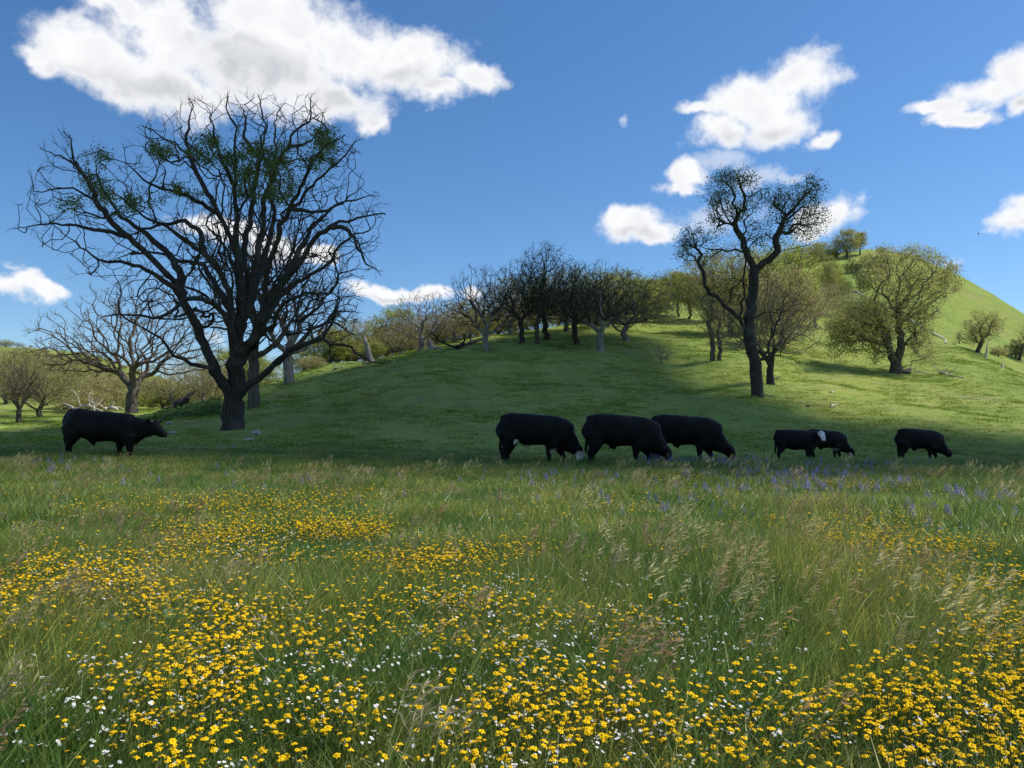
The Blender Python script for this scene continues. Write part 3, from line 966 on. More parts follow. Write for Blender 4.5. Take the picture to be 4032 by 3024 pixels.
def traced_tree(name, label, d0, base, limbs, outline, n_att, r_base, depth, seed, bark, twig, leafm, clusters, n_leaf, r_tip=0.009,
                tw=0.7, per=3, bf=0.28, lsize=0.11, cat='tree', gnarl=0.05, lspread=0.2, spots=None, limb_k=8, every=0.55, minr=0.09, thick=1.0):
    """limbs: list of (pixel polyline, depth drift) read off the photograph; every one becomes a part"""
    rng = np.random.default_rng(seed)
    T = Tree()
    trunk = [P(x, y, d0) for x, y in base]
    b0 = np.array([trunk[0][0], d0, gz(trunk[0][0], d0)])
    trunk[0] = b0
    T.polyline(trunk, rng, 0.5, 0.02, 0)
    for li, (pts, drift) in enumerate(limbs):
        # start depth = depth of the nearest node already there (in the picture plane)
        q0 = P(pts[0][0], pts[0][1], d0)
        Pn = np.array(T.p)
        k = int(np.argmin(np.hypot(Pn[:, 0] / Pn[:, 1] - q0[0] / d0, Pn[:, 2] / Pn[:, 1] - q0[2] / d0)))
        ds = Pn[k, 1]
        seg = np.cumsum([0] + [math.dist(pts[i], pts[i + 1]) for i in range(len(pts) - 1)])
        L = []
        for i, (x, y) in enumerate(pts):
            t = seg[i] / seg[-1]
            L.append(P(x, y, ds + drift * t ** 0.8))
        L[0] = Pn[k] if math.dist(L[0], Pn[k]) < 0.9 else L[0]
        T.polyline(L, rng, 0.55, gnarl, li + 1)
    n_tr = len(T.p)
    rmin = np.zeros(n_tr)
    for li in range(1, len(limbs) + 1):
        ids = [i for i in range(n_tr) if T.limb[i] == li]
        for q, i in enumerate(ids):
            f = q / max(1, len(ids) - 1)
            rmin[i] = min(0.24, 0.012 * len(ids) + 0.02) * (1 - 0.86 * f) * thick * 0.9
    # attractors: inside the crown outline, with rounded depth
    ol = np.array(outline, float)
    lo, hi = ol.min(0), ol.max(0)
    A = []
    ctr = ol.mean(0)
    while len(A) < n_att:
        q = rng.uniform(lo, hi, (n_att, 2))
        q = q[poly_inside(ol, q)]
        for x, y in q:
            A.append(P(x, y, d0 + depth * rng.uniform(-1, 1)))
    A = np.array(A[:n_att])
    # thin out what is far from every limb in depth so that the limbs carry the crown
    Pn = np.array(T.p)
    dm = np.array([np.min(np.linalg.norm(Pn - a, axis=1)) for a in A])
    A = A[(dm < depth * 0.62) & (dm > 0.35)]
    if clusters:
        for (cx, cy, rx, ry, k, dd) in clusters:
            dn = rng.normal(0, 1, (k, 3)); dn /= np.linalg.norm(dn, axis=1)[:, None]
            rr = rng.random(k) ** 0.4
            A = np.concatenate([A, np.array([P(cx + rx * a[0] * r_, cy + ry * a[2] * r_, d0 + dd + rx / FP * d0 * a[1] * r_) for a, r_ in zip(dn, rr)])])
    T.grow(A, bf)
    T.subdivide(rng, 0.55, 0.10)
    T.smooth(1, 0.2, n_tr)
    T.twigs(rng, tw, per, 3, up=0.2, every=every)
    T.radii(r_base, r_tip)
    T.r[:n_tr] = np.maximum(T.r[:n_tr], rmin)
    for i in reversed(T.order):
        if T.par[i] >= 0: T.r[T.par[i]] = max(T.r[T.par[i]], T.r[i])
    Pn = np.array(T.p) - b0
    root = empty(name, b0)
    tag(root, label, cat)
    trunk_m, twig_m = TubeMesh(), TubeMesh()
    limb_m = {}
    for ch in T.paths():
        pts = Pn[ch].copy(); rad = T.r[ch].copy()
        first = ch[1] if len(ch) > 1 else ch[0]
        if ch[0] != 0:
            rad[0] = min(rad[0], rad[min(1, len(rad) - 1)] * 1.2)
            lb = T.limb[first]
        else:
            hgt = pts[:, 2] / (r_base * 2.2)
            rad = rad * (1 + 0.18 * np.exp(-np.maximum(hgt, 0) * 2.4))
            pts[0, 2] -= 0.4
            lb = 0
        rm = rad[min(1, len(rad) - 1)]
        if ch[0] == 0 or rm > minr:
            cut = len(ch)
            while cut > 2 and rad[cut - 1] < 0.03: cut -= 1
            tgt = trunk_m if ch[0] == 0 else limb_m.setdefault(ch[1] if len(ch) > 1 else ch[0], TubeMesh())
            tgt.tube(pts[:cut], rad[:cut], 14 if ch[0] == 0 else limb_k, rough=0.06, rng=rng)
            if cut < len(ch): twig_m.tube(pts[cut - 1:], rad[cut - 1:], 3)
        else:
            k = 5 if rm > 0.05 else (4 if rm > 0.02 else 3)
            twig_m.tube(pts, rad, k)
    link('trunk', trunk_m.mesh('trunk'), root, [bark])
    for k in sorted(limb_m, key=lambda q: -T.r[q]):
        link('limb', limb_m[k].mesh('limb'), root, [bark])
    tag(link('twigs', twig_m.mesh('twigs'), root, [twig]), kind='stuff')
    if n_leaf:
        spots_ = spots
        if spots_:
            c_, s_ = math.cos(PITCH), math.sin(PITCH)
            def zone(p):
                m = np.zeros(len(p), bool)
                g = p + b0
                f = g[:, 1] * c_ + (g[:, 2] - EYE) * s_
                X = 2016 + FP * g[:, 0] / f
                Y = 1512 - FP * (-g[:, 1] * s_ + (g[:, 2] - EYE) * c_) / f
                for q in spots_:
                    m |= ((X - q[0]) / q[2]) ** 2 + ((Y - q[1]) / q[3]) ** 2 < rng.uniform(0.3, 1.3, len(p))
                return m
        else:
            zone = None
        T.p = list(Pn)
        lm = leaf_mesh(T, name, rng, n_leaf, lsize, lspread, zone)
        if lm:
            tag(link('foliage', lm, root, [leafm]), kind='stuff')
    return root

HERO_LIMBS = [
    ([(905, 1590), (882, 1506), (822, 1395), (781, 1289), (723, 1193), (675, 1096), (590, 1010), (506, 929), (420, 850), (360, 780), (290, 740), (200, 745), (130, 755)], -4.0),
    ([(500, 925), (470, 922), (400, 905), (325, 895), (217, 879), (108, 893), (60, 900)], -1.5),
    ([(420, 850), (360, 745), (311, 662), (239, 611), (165, 589)], 2.0),
    ([(330, 690), (290, 625), (275, 540), (250, 515)], 1.5),
    ([(700, 1150), (687, 1132), (579, 1067), (470, 1030), (383, 1023), (318, 973), (258, 992)], -2.5),
    ([(400, 1025), (376, 1067), (304, 1078)], -0.5),
    ([(895, 1540), (829, 1448), (752, 1434), (685, 1400), (651, 1352), (579, 1299), (530, 1270), (470, 1230)], -5.0),
    ([(935, 1440), (925, 1340), (882, 1240), (840, 1195), (796, 1175), (723, 1182), (665, 1233), (629, 1248), (506, 1240), (405, 1247)], -5.5),
    ([(930, 1400), (911, 1300), (905, 1180), (875, 1080), (853, 1050), (800, 1000), (760, 973), (700, 925), (651, 886), (579, 860), (500, 800), (430, 740)], -2.0),
    ([(790, 990), (780, 900), (730, 871), (650, 880), (560, 900), (470, 960)], 2.5),
    ([(720, 1190), (712, 1080), (650, 985), (560, 905), (480, 860), (440, 800), (395, 720), (380, 650)], 2.5),
    ([(945, 1400), (945, 1250), (940, 1100), (935, 1020), (895, 900), (850, 820), (817, 763), (775, 680), (735, 600), (690, 560), (640, 540), (600, 510), (562, 497)], 1.5),
    ([(767, 662), (730, 560), (745, 480), (765, 420), (740, 385)], 1.5),
    ([(880, 880), (800, 800), (740, 770), (640, 745), (560, 700), (500, 640), (490, 590)], -3.0),
    ([(960, 1350), (950, 1150), (933, 951), (928, 800), (926, 734), (922, 590), (933, 500), (890, 423), (897, 380)], -1.5),
    ([(926, 720), (870, 620), (840, 540), (830, 450), (790, 400)], -2.5),
    ([(985, 1330), (975, 1150), (962, 987), (985, 850), (1005, 734), (1027, 590), (1050, 510), (1034, 466), (1020, 380)], 3.5),
    ([(1020, 620), (960, 540), (970, 460), (940, 400)], 3.0),
    ([(990, 1250), (998, 1096), (1034, 915), (1041, 770), (1085, 676), (1128, 589), (1157, 517), (1222, 480), (1225, 385)], 0.5),
    ([(1128, 589), (1210, 560), (1260, 510), (1270, 450)], 2.0),
    ([(985, 1420), (1013, 1313), (1049, 1096), (1099, 915), (1143, 821), (1230, 734), (1302, 662), (1374, 589), (1400, 560)], -3.0),
    ([(1143, 821), (1200, 700), (1240, 620), (1300, 560), (1340, 540)], -1.5),
    ([(1157, 828), (1266, 835), (1350, 800), (1410, 740), (1420, 700)], 2.5),
    ([(1010, 1350), (1049, 1204), (1157, 1060), (1244, 937), (1338, 871), (1447, 850), (1515, 840)], -2.0),
    ([(1300, 895), (1370, 910), (1418, 987), (1447, 1045), (1490, 1067)], -3.5),
    ([(1100, 1135), (1180, 980), (1250, 870), (1330, 800), (1430, 780), (1470, 770)], 4.0),
    ([(985, 1460), (1034, 1290), (1099, 1168), (1193, 1103), (1290, 1040), (1340, 960), (1400, 920)], 3.0),
    ([(925, 1600), (955, 1542), (1049, 1467), (1139, 1378), (1198, 1353), (1268, 1331), (1298, 1356), (1347, 1363), (1397, 1388), (1457, 1423), (1512, 1433)], -4.0),
    ([(1000, 1420), (1060, 1290), (1124, 1189), (1198, 1154), (1290, 1160), (1330, 1120)], -4.0),
    ([(1080, 1440), (1178, 1348), (1228, 1293), (1288, 1268), (1323, 1224), (1350, 1226), (1397, 1224), (1405, 1210)], 2.5),
    ([(1288, 1268), (1330, 1275), (1362, 1298), (1380, 1318), (1427, 1310)], 1.0),
    ([(1298, 1356), (1300, 1400), (1330, 1430)], 0.5),
    ([(960, 1300), (985, 1200), (1010, 1100), (1060, 950), (1080, 850), (1060, 750), (1090, 600), (1080, 480), (1110, 420)], 4.5),
    ([(905, 1200), (840, 1110), (800, 1040), (720, 1030), (640, 1000), (560, 1000)], 4.0),
]
HERO_OUT = [(30, 890), (70, 830), (120, 730), (140, 590), (230, 510), (340, 570), (430, 600), (500, 620), (535, 540), (530, 480), (620, 470), (700, 440), (740, 375), (820, 400), (890, 370),
            (1010, 370), (1100, 400), (1210, 375), (1270, 430), (1350, 520), (1400, 570), (1430, 650), (1400, 700), (1500, 770), (1535, 840), (1480, 900), (1500, 1060), (1440, 1080), (1390, 1150),
            (1420, 1260), (1330, 1290), (1240, 1310), (1150, 1320), (1060, 1200), (1000, 1300), (900, 1250), (800, 1310), (650, 1320), (500, 1260), (400, 1240), (470, 1150), (320, 1080), (250, 1000), (90, 960)]
HERO_SPOTS = [(385, 690, 60, 100), (480, 790, 110, 50), (640, 590, 50, 40), (690, 770, 100, 50), (820, 590, 80, 70), (980, 640, 110, 90), (1140, 650, 110, 90), (1240, 610, 90, 70), (1290, 540, 60, 35), (1050, 740, 120, 60), (260, 800, 60, 40)]
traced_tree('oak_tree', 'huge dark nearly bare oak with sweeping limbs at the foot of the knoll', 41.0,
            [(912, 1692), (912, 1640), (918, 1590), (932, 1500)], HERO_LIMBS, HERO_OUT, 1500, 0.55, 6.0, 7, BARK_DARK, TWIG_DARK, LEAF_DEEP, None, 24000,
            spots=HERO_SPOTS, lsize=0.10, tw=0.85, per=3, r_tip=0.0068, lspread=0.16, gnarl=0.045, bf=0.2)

DARK_LIMBS = [
    ([(2968, 1138), (2971, 1062), (2943, 992), (2911, 929), (2892, 878), (2930, 821), (2937, 771), (2981, 758), (3032, 739)], 0.5),
    ([(2937, 771), (2920, 730), (2880, 700), (2860, 715)], -0.8),
    ([(2892, 878), (2855, 880), (2820, 890), (2835, 800), (2830, 720)], -1.0),
    ([(2971, 1062), (3006, 1037), (3051, 1005), (3057, 954), (3082, 885), (3095, 853), (3139, 802), (3171, 765), (3203, 727)], -1.5),
    ([(3040, 1012), (3075, 990), (3114, 977)], -0.4),
    ([(3066, 920), (3108, 916), (3152, 885), (3209, 878)], 1.0),
    ([(3090, 860), (3060, 820), (3050, 780)], 0.8),
    ([(2937, 984), (2900, 982), (2842, 983), (2797, 1018), (2766, 1011), (2734, 992), (2695, 1005)], -1.2),
    ([(2842, 983), (2810, 985), (2778, 975), (2740, 965), (2710, 980)], 0.6),
    ([(2949, 1330), (2937, 1296), (2892, 1233), (2842, 1189), (2791, 1157), (2772, 1125), (2776, 1098)], -1.0),
    ([(2782, 1150), (2764, 1180), (2757, 1215), (2745, 1252)], -0.3),
    ([(2955, 1160), (2935, 1125), (2918, 1106), (2890, 1095), (2854, 1102)], 0.8),
    ([(2915, 1105), (2870, 1150), (2862, 1195), (2866, 1230)], 0.4),
    ([(2930, 1290), (2915, 1190), (2925, 1080), (2935, 1010)], 1.2),
    ([(2955, 1270), (2981, 1245), (3038, 1227), (3085, 1233), (3120, 1200)], -1.0),
    ([(2975, 1440), (3006, 1412), (3030, 1360), (3050, 1310), (3085, 1200), (3110, 1130)], 0.8),
    ([(2990, 1428), (3030, 1400), (3075, 1397), (3110, 1408), (3145, 1430)], -1.2),
    ([(2870, 1205), (2850, 1228), (2842, 1260), (2862, 1295), (2880, 1310)], -0.5),
]
DARK_CL = [(2880, 770, 120, 110, 60, 0), (3140, 830, 130, 120, 60, -.5), (2760, 990, 90, 60, 30, -.5), (2960, 800, 90, 60, 24, .5), (2990, 930, 80, 60, 24, .9), (2855, 705, 40, 35, 34, -0.4), (2925, 705, 60, 35, 44, 0.2), (2830, 790, 45, 50, 44, -0.5), (2920, 835, 60, 50, 44, 0.3), (2850, 870, 55, 45, 44, 0), (2740, 935, 60, 45, 46, -0.6), (2700, 990, 30, 55, 30, -0.8),
           (3060, 780, 55, 50, 46, 0.4), (3190, 745, 45, 50, 46, -1), (3130, 800, 60, 50, 46, -0.8), (3200, 850, 55, 60, 50, -0.4), (3150, 900, 65, 45, 50, 0.6), (3090, 860, 50, 60, 30, 0), (2980, 920, 50, 50, 30, 0.8)]
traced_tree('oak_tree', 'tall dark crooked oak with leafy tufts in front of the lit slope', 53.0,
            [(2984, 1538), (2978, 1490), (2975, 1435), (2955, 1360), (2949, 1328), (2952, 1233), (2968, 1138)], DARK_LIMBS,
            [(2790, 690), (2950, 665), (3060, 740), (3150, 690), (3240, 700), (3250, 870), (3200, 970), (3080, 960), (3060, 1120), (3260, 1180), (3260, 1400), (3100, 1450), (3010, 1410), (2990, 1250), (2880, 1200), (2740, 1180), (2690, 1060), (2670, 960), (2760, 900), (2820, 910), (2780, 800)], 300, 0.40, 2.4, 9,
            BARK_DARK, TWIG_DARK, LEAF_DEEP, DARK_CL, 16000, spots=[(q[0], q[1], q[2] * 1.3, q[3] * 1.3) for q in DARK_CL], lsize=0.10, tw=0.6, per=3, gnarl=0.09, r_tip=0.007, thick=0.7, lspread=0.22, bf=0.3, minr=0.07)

RIGHT_LIMBS = [
    ([(3545, 1440), (3548, 1340), (3535, 1250), (3530, 1180), (3540, 1120), (3530, 1050), (3560, 1000), (3575, 980)], 0.5),
    ([(3545, 1200), (3580, 1150), (3620, 1080), (3640, 1010), (3650, 990)], -1.0),
    ([(3535, 1160), (3500, 1110), (3490, 1050), (3470, 1010), (3450, 990)], 1.2),
    ([(3530, 1220), (3480, 1160), (3440, 1140), (3420, 1080), (3400, 1040)], -1.2),
    ([(3560, 1215), (3620, 1150), (3680, 1110), (3740, 1080), (3765, 1070)], 1.2),
    ([(3570, 1240), (3640, 1180), (3700, 1150), (3765, 1150)], -1.0),
    ([(3500, 1450), (3490, 1350), (3450, 1290), (3400, 1270), (3340, 1290), (3290, 1340)], -1.5),
    ([(3510, 1400), (3500, 1320), (3440, 1240), (3370, 1210), (3310, 1240)], 1.0),
    ([(3548, 1360), (3600, 1340), (3650, 1370), (3670, 1430)], -1.2),
    ([(3548, 1280), (3600, 1235), (3660, 1240), (3700, 1250)], 1.5),
    ([(3530, 1260), (3470, 1210), (3420, 1180), (3390, 1160)], -2.0),
]
traced_tree('oak_tree', 'broad olive brown oak on the right slope with drooping left side', 80.0,
            [(3530, 1466), (3532, 1430), (3538, 1400)], RIGHT_LIMBS,
            [(3400, 1020), (3480, 980), (3580, 970), (3680, 1000), (3770, 1060), (3775, 1130), (3730, 1190), (3680, 1250), (3640, 1270), (3690, 1400), (3640, 1440), (3590, 1380), (3560, 1300), (3500, 1400), (3440, 1430), (3420, 1370),
             (3290, 1400), (3250, 1350), (3290, 1250), (3370, 1190), (3440, 1200), (3430, 1130)], 950, 0.6, 5.5, 15,
            BARK_MID, TWIG_RED, LEAF_OLIVE, [(3340, 1300, 90, 80, 130, -1), (3400, 1240, 110, 60, 120, 0.5), (3440, 1330, 60, 70, 60, 0)], 42000, tw=0.8, per=4, lsize=0.15, gnarl=0.1, r_tip=0.009, lspread=0.3, bf=0.3, every=0.7, thick=0.5)
# ------------------------------------------------------------------ the other trees, each set where the photograph shows it
GK = 'oaks clustered on top of the knoll'
GR = 'trees lining the left shoulder of the knoll'
GL = 'oaks in the left valley'
GH = 'trees scattered over the far hill'
W = math.pi
plant('bare_round', 'oak_tree', 1005, 1560, 52, 640, 'thick grey barked oak standing right behind the huge dark oak', None, bark=BARK_MID, twig=TWIG_DARK, width=620, bare=True)
plant('bare_round', 'oak_tree', 1140, 1500, 64, 930, 'grey trunked oak with twisted limbs to the right of the huge dark oak', None, twig=TWIG_DARK, width=560)
plant('bare_wide', 'oak_tree', 520, 1625, 76, 1105, 'bare spreading oak with brownish twigs behind the bull at left', GL, width=720, rz=0.2, bark=BARK_MID, twig=TWIG_BROWN)
plant('bare_wide', 'oak_tree', 75, 1665, 72, 1385, 'small bare oak with forked trunk at the left edge of the photo', GL, width=330, rz=2.0, bark=BARK_MID, twig=TWIG_BROWN)
plant('brown_fan', 'oak_tree', 158, 1640, 90, 1400, 'squat thick trunked oak beside the small forked oak at left', GL, width=330, bark=BARK_MID, leafm=LEAF_OLIVE)
plant('olive_oak', 'oak_tree', 262, 1610, 112, 1425, 'olive leafed oak left of the bare spreading oak', GL, width=300)
plant('olive_oak', 'oak_tree', 385, 1610, 104, 1470, 'low olive oak behind the back of the bull', GL, width=240, leafm=LEAF_BROWN)
plant('bush', 'bush', 330, 1640, 96, 1530, 'grey brown bush behind the rump of the bull', GL, 'bush', width=230, leafm=LEAF_BROWN)
plant('brown_fan', 'oak_tree', 680, 1600, 96, 1425, 'reddish brown oak between bare spreading oak and the huge oak', GL, width=290)
plant('brown_fan', 'oak_tree', 800, 1590, 88, 1415, 'reddish brown oak just left of the huge oak trunk', GL, width=270, rz=2.6)
plant('fresh_oak', 'oak_tree', 905, 1590, 105, 1375, 'yellow green oak seen behind the huge oak trunk', GL, width=260)
plant('olive_oak', 'oak_tree', 590, 1600, 120, 1480, 'far olive oak seen through the bare spreading oak', GL, width=220)
plant('olive_oak', 'oak_tree', 20, 1600, 130, 1400, 'olive oak on the valley side behind the small forked oak', GL, width=240)
# sparse woodland on the far left hill
far_left = [(20, 1400, 262, 1340), (70, 1400, 255, 1350), (120, 1395, 260, 1362), (170, 1400, 262, 1368), (255, 1410, 255, 1378), (330, 1415, 250, 1385), (390, 1425, 250, 1402), (440, 1440, 245, 1420), (490, 1455, 240, 1438), (550, 1480, 225, 1462), (30, 1500, 175, 1370), (100, 1480, 185, 1372), (60, 1440, 220, 1385), (150, 1455, 210, 1385), (215, 1490, 175, 1395), (180, 1420, 238, 1378), (270, 1470, 195, 1405),
            (330, 1500, 170, 1420), (300, 1430, 230, 1392), (420, 1500, 170, 1440), (470, 1520, 165, 1465), (540, 1540, 160, 1490), (10, 1440, 230, 1388), (120, 1530, 150, 1430), (350, 1450, 215, 1400), (240, 1540, 150, 1460)]
for k, (x, y, d, t) in enumerate(far_left):
    plant(('olive_oak', 'brown_fan', 'olive_oak')[k % 3], 'far_oak', x, y, d, t - 4, 'small hazy olive oak in the open wood on the far left hillside', 'oaks on the far left hillside', width=(y - t) * 1.9, seed=k,
          leafm=(LEAF_OLIVE, LEAF_BROWN, LEAF_FRESH)[(k * 5) % 3])
# the left shoulder
plant('fresh_oak', 'oak_tree', 1010, 1560, 92, 1400, 'yellow green oak right of the thick grey oak', GR, width=240, seed=2)
plant('fresh_oak', 'oak_tree', 1195, 1520, 95, 1375, 'pale yellow green oak behind the arched low branch', GR, width=220)
plant('olive_oak', 'bush', 1230, 1500, 78, 1400, 'round brown bush below the arched low branch', GR, 'bush', width=230, leafm=LEAF_BROWN)
plant('fresh_oak', 'oak_tree', 1290, 1460, 90, 1295, 'fresh green oak left of the broken stump', GR, width=210)
plant('olive_oak', 'oak_tree', 1370, 1450, 92, 1262, 'olive oak behind the broken stump', GR, width=230)
plant('fresh_oak', 'bush', 1465, 1445, 80, 1345, 'round pale yellow green bush at the edge of the knoll', GR, 'bush', width=175)
plant('brown_fan', 'oak_tree', 1480, 1430, 96, 1245, 'brown oak behind the round pale bush', GR, width=240, seed=3)
plant('fresh_oak', 'oak_tree', 1560, 1400, 98, 1215, 'green oak left of the bare pale oak', GR, width=220)
plant('brown_fan', 'oak_tree', 1580, 1410, 88, 1290, 'low brown oak left of the bare pale oak', GR, width=210, seed=9)
plant('bare_round', 'oak_tree', 1655, 1385, 84, 1150, 'bare pale oak standing clear against the sky left of the cluster', GR, width=300, bare=True)
plant('olive_oak', 'oak_tree', 1720, 1375, 95, 1235, 'olive oak right of the bare pale oak', GR, width=230, leafm=LEAF_BROWN)
plant('brown_fan', 'oak_tree', 1790, 1365, 92, 1185, 'brown twiggy oak between the bare pale oak and the cluster', GR, width=250)
plant('olive_oak', 'oak_tree', 1850, 1350, 100, 1180, 'olive oak at the left end of the dark cluster', GR, width=230)
# the dark cluster
plant('bare_round', 'oak_tree', 1915, 1395, 78, 1050, 'crooked grey oak at the left front of the knoll cluster', GK, width=330, twig=TWIG_DARK)
plant('dark_dense', 'oak_tree', 2050, 1360, 84, 1025, 'dark oak second from the left in the knoll cluster', GK, width=300)
plant('dark_dense', 'oak_tree', 2145, 1335, 88, 960, 'tallest dark oak in the middle left of the knoll cluster', GK, width=330, rz=1.0, twig=TWIG_DARK)
plant('thin_stem', 'oak_tree', 2118, 1365, 83, 1110, 'thin stemmed oak in front of the tallest cluster oak', GK, width=120, twig=TWIG_DARK, leafm=LEAF_DEEP)
plant('dark_dense', 'oak_tree', 2268, 1365, 83, 1035, 'dark twin trunked oak in the middle of the knoll cluster', GK, width=330, rz=2.2)
plant('bare_wide', 'oak_tree', 2366, 1394, 78, 1030, 'pale trunked oak with spreading dark limbs at the front of the knoll cluster', GK, width=480, rz=0.1, twig=TWIG_DARK)
plant('brown_fan', 'oak_tree', 2465, 1335, 88, 1070, 'brown leafed oak at the right end of the knoll cluster', GK, width=420, rz=0.0)
plant('olive_oak', 'oak_tree', 2230, 1330, 98, 1060, 'olive oak behind the middle of the knoll cluster', GK, width=280)
plant('brown_fan', 'oak_tree', 2010, 1330, 98, 1100, 'brown oak behind the left of the knoll cluster', GK, width=280, seed=4)
plant('olive_oak', 'oak_tree', 2350, 1300, 104, 1075, 'olive oak behind the pale trunked oak', GK, width=300)
plant('fresh_oak', 'oak_tree', 2540, 1290, 112, 1100, 'yellow green oak behind the right end of the knoll cluster', GK, width=260)
plant('fresh_oak', 'oak_tree', 2450, 1280, 118, 1075, 'fresh green oak topping out behind the pale trunked oak', GK, width=240)
plant('brown_fan', 'oak_tree', 2080, 1310, 108, 1090, 'brown oak farthest back in the knoll cluster', GK, width=260, seed=8)
# lit slope between
GS = 'slender oaks on the lit slope'
plant('slender_oak', 'oak_tree', 2670, 1248, 120, 1065, 'slender leafy oak, left one of the pair on the lit slope', GS, width=100)
plant('slender_oak', 'oak_tree', 2716, 1260, 116, 1085, 'slender leafy oak, right one of the pair on the lit slope', GS, width=110, rz=1.9)
plant('slender_oak', 'oak_tree', 2620, 1200, 150, 1090, 'small slender oak behind the leafy pair', GS, width=80, leafm=LEAF_OLIVE)
plant('bare_round', 'oak_tree', 2630, 1190, 165, 1055, 'small bare oak on the skyline above the lit slope', GS, width=120)
plant('fresh_oak', 'oak_tree', 2570, 1220, 150, 1100, 'small green oak on the skyline right of the knoll cluster', GS, width=120)
plant('thin_stem', 'oak_tree', 2803, 1415, 74, 1130, 'thin leaning sapling, left of the two beside the dark crooked oak', GS, width=130)
plant('thin_stem', 'oak_tree', 2832, 1410, 74, 1190, 'thin sapling, right of the two beside the dark crooked oak', GS, width=110, rz=2.4)
plant('olive_oak', 'oak_tree', 2800, 1260, 112, 1000, 'olive oak behind the left limb of the dark crooked oak', GS, width=260)
plant('olive_oak', 'oak_tree', 2876, 1275, 98, 985, 'olive brown oak behind the trunk of the dark crooked oak', GS, width=330)
plant('fresh_oak', 'oak_tree', 3000, 1290, 100, 985, 'green oak behind the fork of the dark crooked oak', GS, width=240)
plant('fresh_oak', 'oak_tree', 3110, 1290, 108, 965, 'bright yellow green oak right of the dark crooked oak', GS, width=250)
plant('olive_oak', 'oak_tree', 3080, 1330, 90, 1060, 'brownish oak behind the right limb of the dark crooked oak', GS, width=330, leafm=LEAF_BROWN)
plant('bare_wide', 'oak_tree', 3035, 1425, 60, 1090, 'low twiggy brown oak fanning out right of the dark trunk', GS, width=470, rz=0.3, bark=BARK_DARK, twig=TWIG_RED)
plant('brown_fan', 'oak_tree', 3210, 1270, 120, 1110, 'brown oak left of the broad right slope oak', GS, width=210)
# far hill
plant('fresh_oak', 'oak_tree', 3335, 1008, 196, 903, 'leafy oak on the skyline near the hilltop', GH, width=110, leafm=LEAF_OLIVE)
plant('slender_oak', 'oak_tree', 3386, 990, 200, 912, 'small upright oak beside the leafy skyline oak', GH, width=60, leafm=LEAF_OLIVE)
plant('bare_round', 'oak_tree', 3290, 1005, 198, 955, 'low spreading oak left of the leafy skyline oak', GH, width=100, leafm=LEAF_OLIVE)
plant('fresh_oak', 'oak_tree', 3235, 1020, 195, 955, 'green oak on the left shoulder of the hilltop', GH, width=110)
plant('olive_oak', 'oak_tree', 3200, 1050, 190, 965, 'olive oak lower on the left shoulder of the hilltop', GH, width=100)
plant('bush', 'bush', 3290, 1003, 198, 978, 'small dark bush on the skyline left of the hilltop', GH, 'bush', width=30, leafm=LEAF_DEEP)
plant('bush', 'bush', 3470, 992, 206, 970, 'small dark bush alone at the very top of the hill', GH, 'bush', width=36, leafm=LEAF_DEEP)
plant('bush', 'bush', 3420, 1045, 185, 1003, 'upper dark bush in the thicket below the hilltop', GH, 'bush', width=70, leafm=LEAF_DEEP)
plant('olive_oak', 'bush', 3470, 1060, 178, 1005, 'wide dark thicket below the hilltop', GH, 'bush', width=100, leafm=LEAF_DEEP)
plant('bush', 'bush', 3355, 1070, 178, 1022, 'left dark bush of the thicket below the hilltop', GH, 'bush', width=70, leafm=LEAF_DEEP)
plant('dark_dense', 'oak_tree', 3385, 1105, 165, 1035, 'small dark oak below the hilltop thicket', GH, width=80)
plant('bush', 'bush', 3402, 1120, 160, 1075, 'dark bush under the small dark oak', GH, 'bush', width=60, leafm=LEAF_DEEP)
plant('bush', 'bush', 3322, 1120, 158, 1092, 'pair of dark bushes left of the small dark oak', GH, 'bush', width=60, leafm=LEAF_DEEP)
plant('fresh_oak', 'oak_tree', 3258, 1150, 150, 1030, 'upright green oak on the hill flank, left of two', GH, width=90, leafm=LEAF_OLIVE)
plant('fresh_oak', 'oak_tree', 3284, 1130, 156, 1025, 'upright green oak on the hill flank, right of two', GH, width=80, rz=2.0)
plant('bush', 'bush', 3240, 1080, 175, 1055, 'round green bush high on the hill flank', GH, 'bush', width=50)
plant('brown_fan', 'oak_tree', 3300, 1190, 135, 1110, 'pinkish brown oak above the drooping crown', GH, width=120)
plant('bare_round', 'oak_tree', 3360, 1200, 132, 1140, 'bare pinkish shrub beside the long fallen trunk', GH, 'bush', width=80)
plant('leaning_shrub', 'oak_tree', 3850, 1425, 110, 1220, 'leaning olive oak rising out of the gully at right', GH, width=175, rz=0.2)
plant('bush', 'bush', 3930, 1400, 116, 1360, 'grey brown bush right of the leaning olive oak', GH, 'bush', width=70, leafm=LEAF_BROWN)
plant('thin_stem', 'oak_tree', 3778, 1378, 118, 1305, 'small bare sapling at the edge of the gully', GH, width=50, leafm=LEAF_BROWN)
plant('bush', 'bush', 3755, 1370, 115, 1350, 'low brown bush at the edge of the gully', GH, 'bush', width=60, leafm=LEAF_BROWN)
plant('bush', 'bush', 4000, 1370, 122, 1335, 'dark bush at the right edge of the photo', GH, 'bush', width=80, leafm=LEAF_DEEP)
plant('thin_stem', 'oak_tree', 4012, 1368, 121, 1260, 'leaning dark trunked oak at the right edge of the photo', GH, width=80, rz=0.0, lean=0.3, leafm=LEAF_OLIVE)
plant('bush', 'bush', 3752, 1305, 138, 1292, 'tiny dark bush in the hillside above the gully', GH, 'bush', width=34, leafm=LEAF_DEEP)
plant('bush', 'bush', 3825, 1230, 160, 1220, 'tiny olive bush high on the bare right flank', GH, 'bush', width=24)
plant('thorn_brush', 'brush', 2610, 1385, 76, 1345, 'leaning dead brush alone on the lit slope', None, 'bush', width=100)

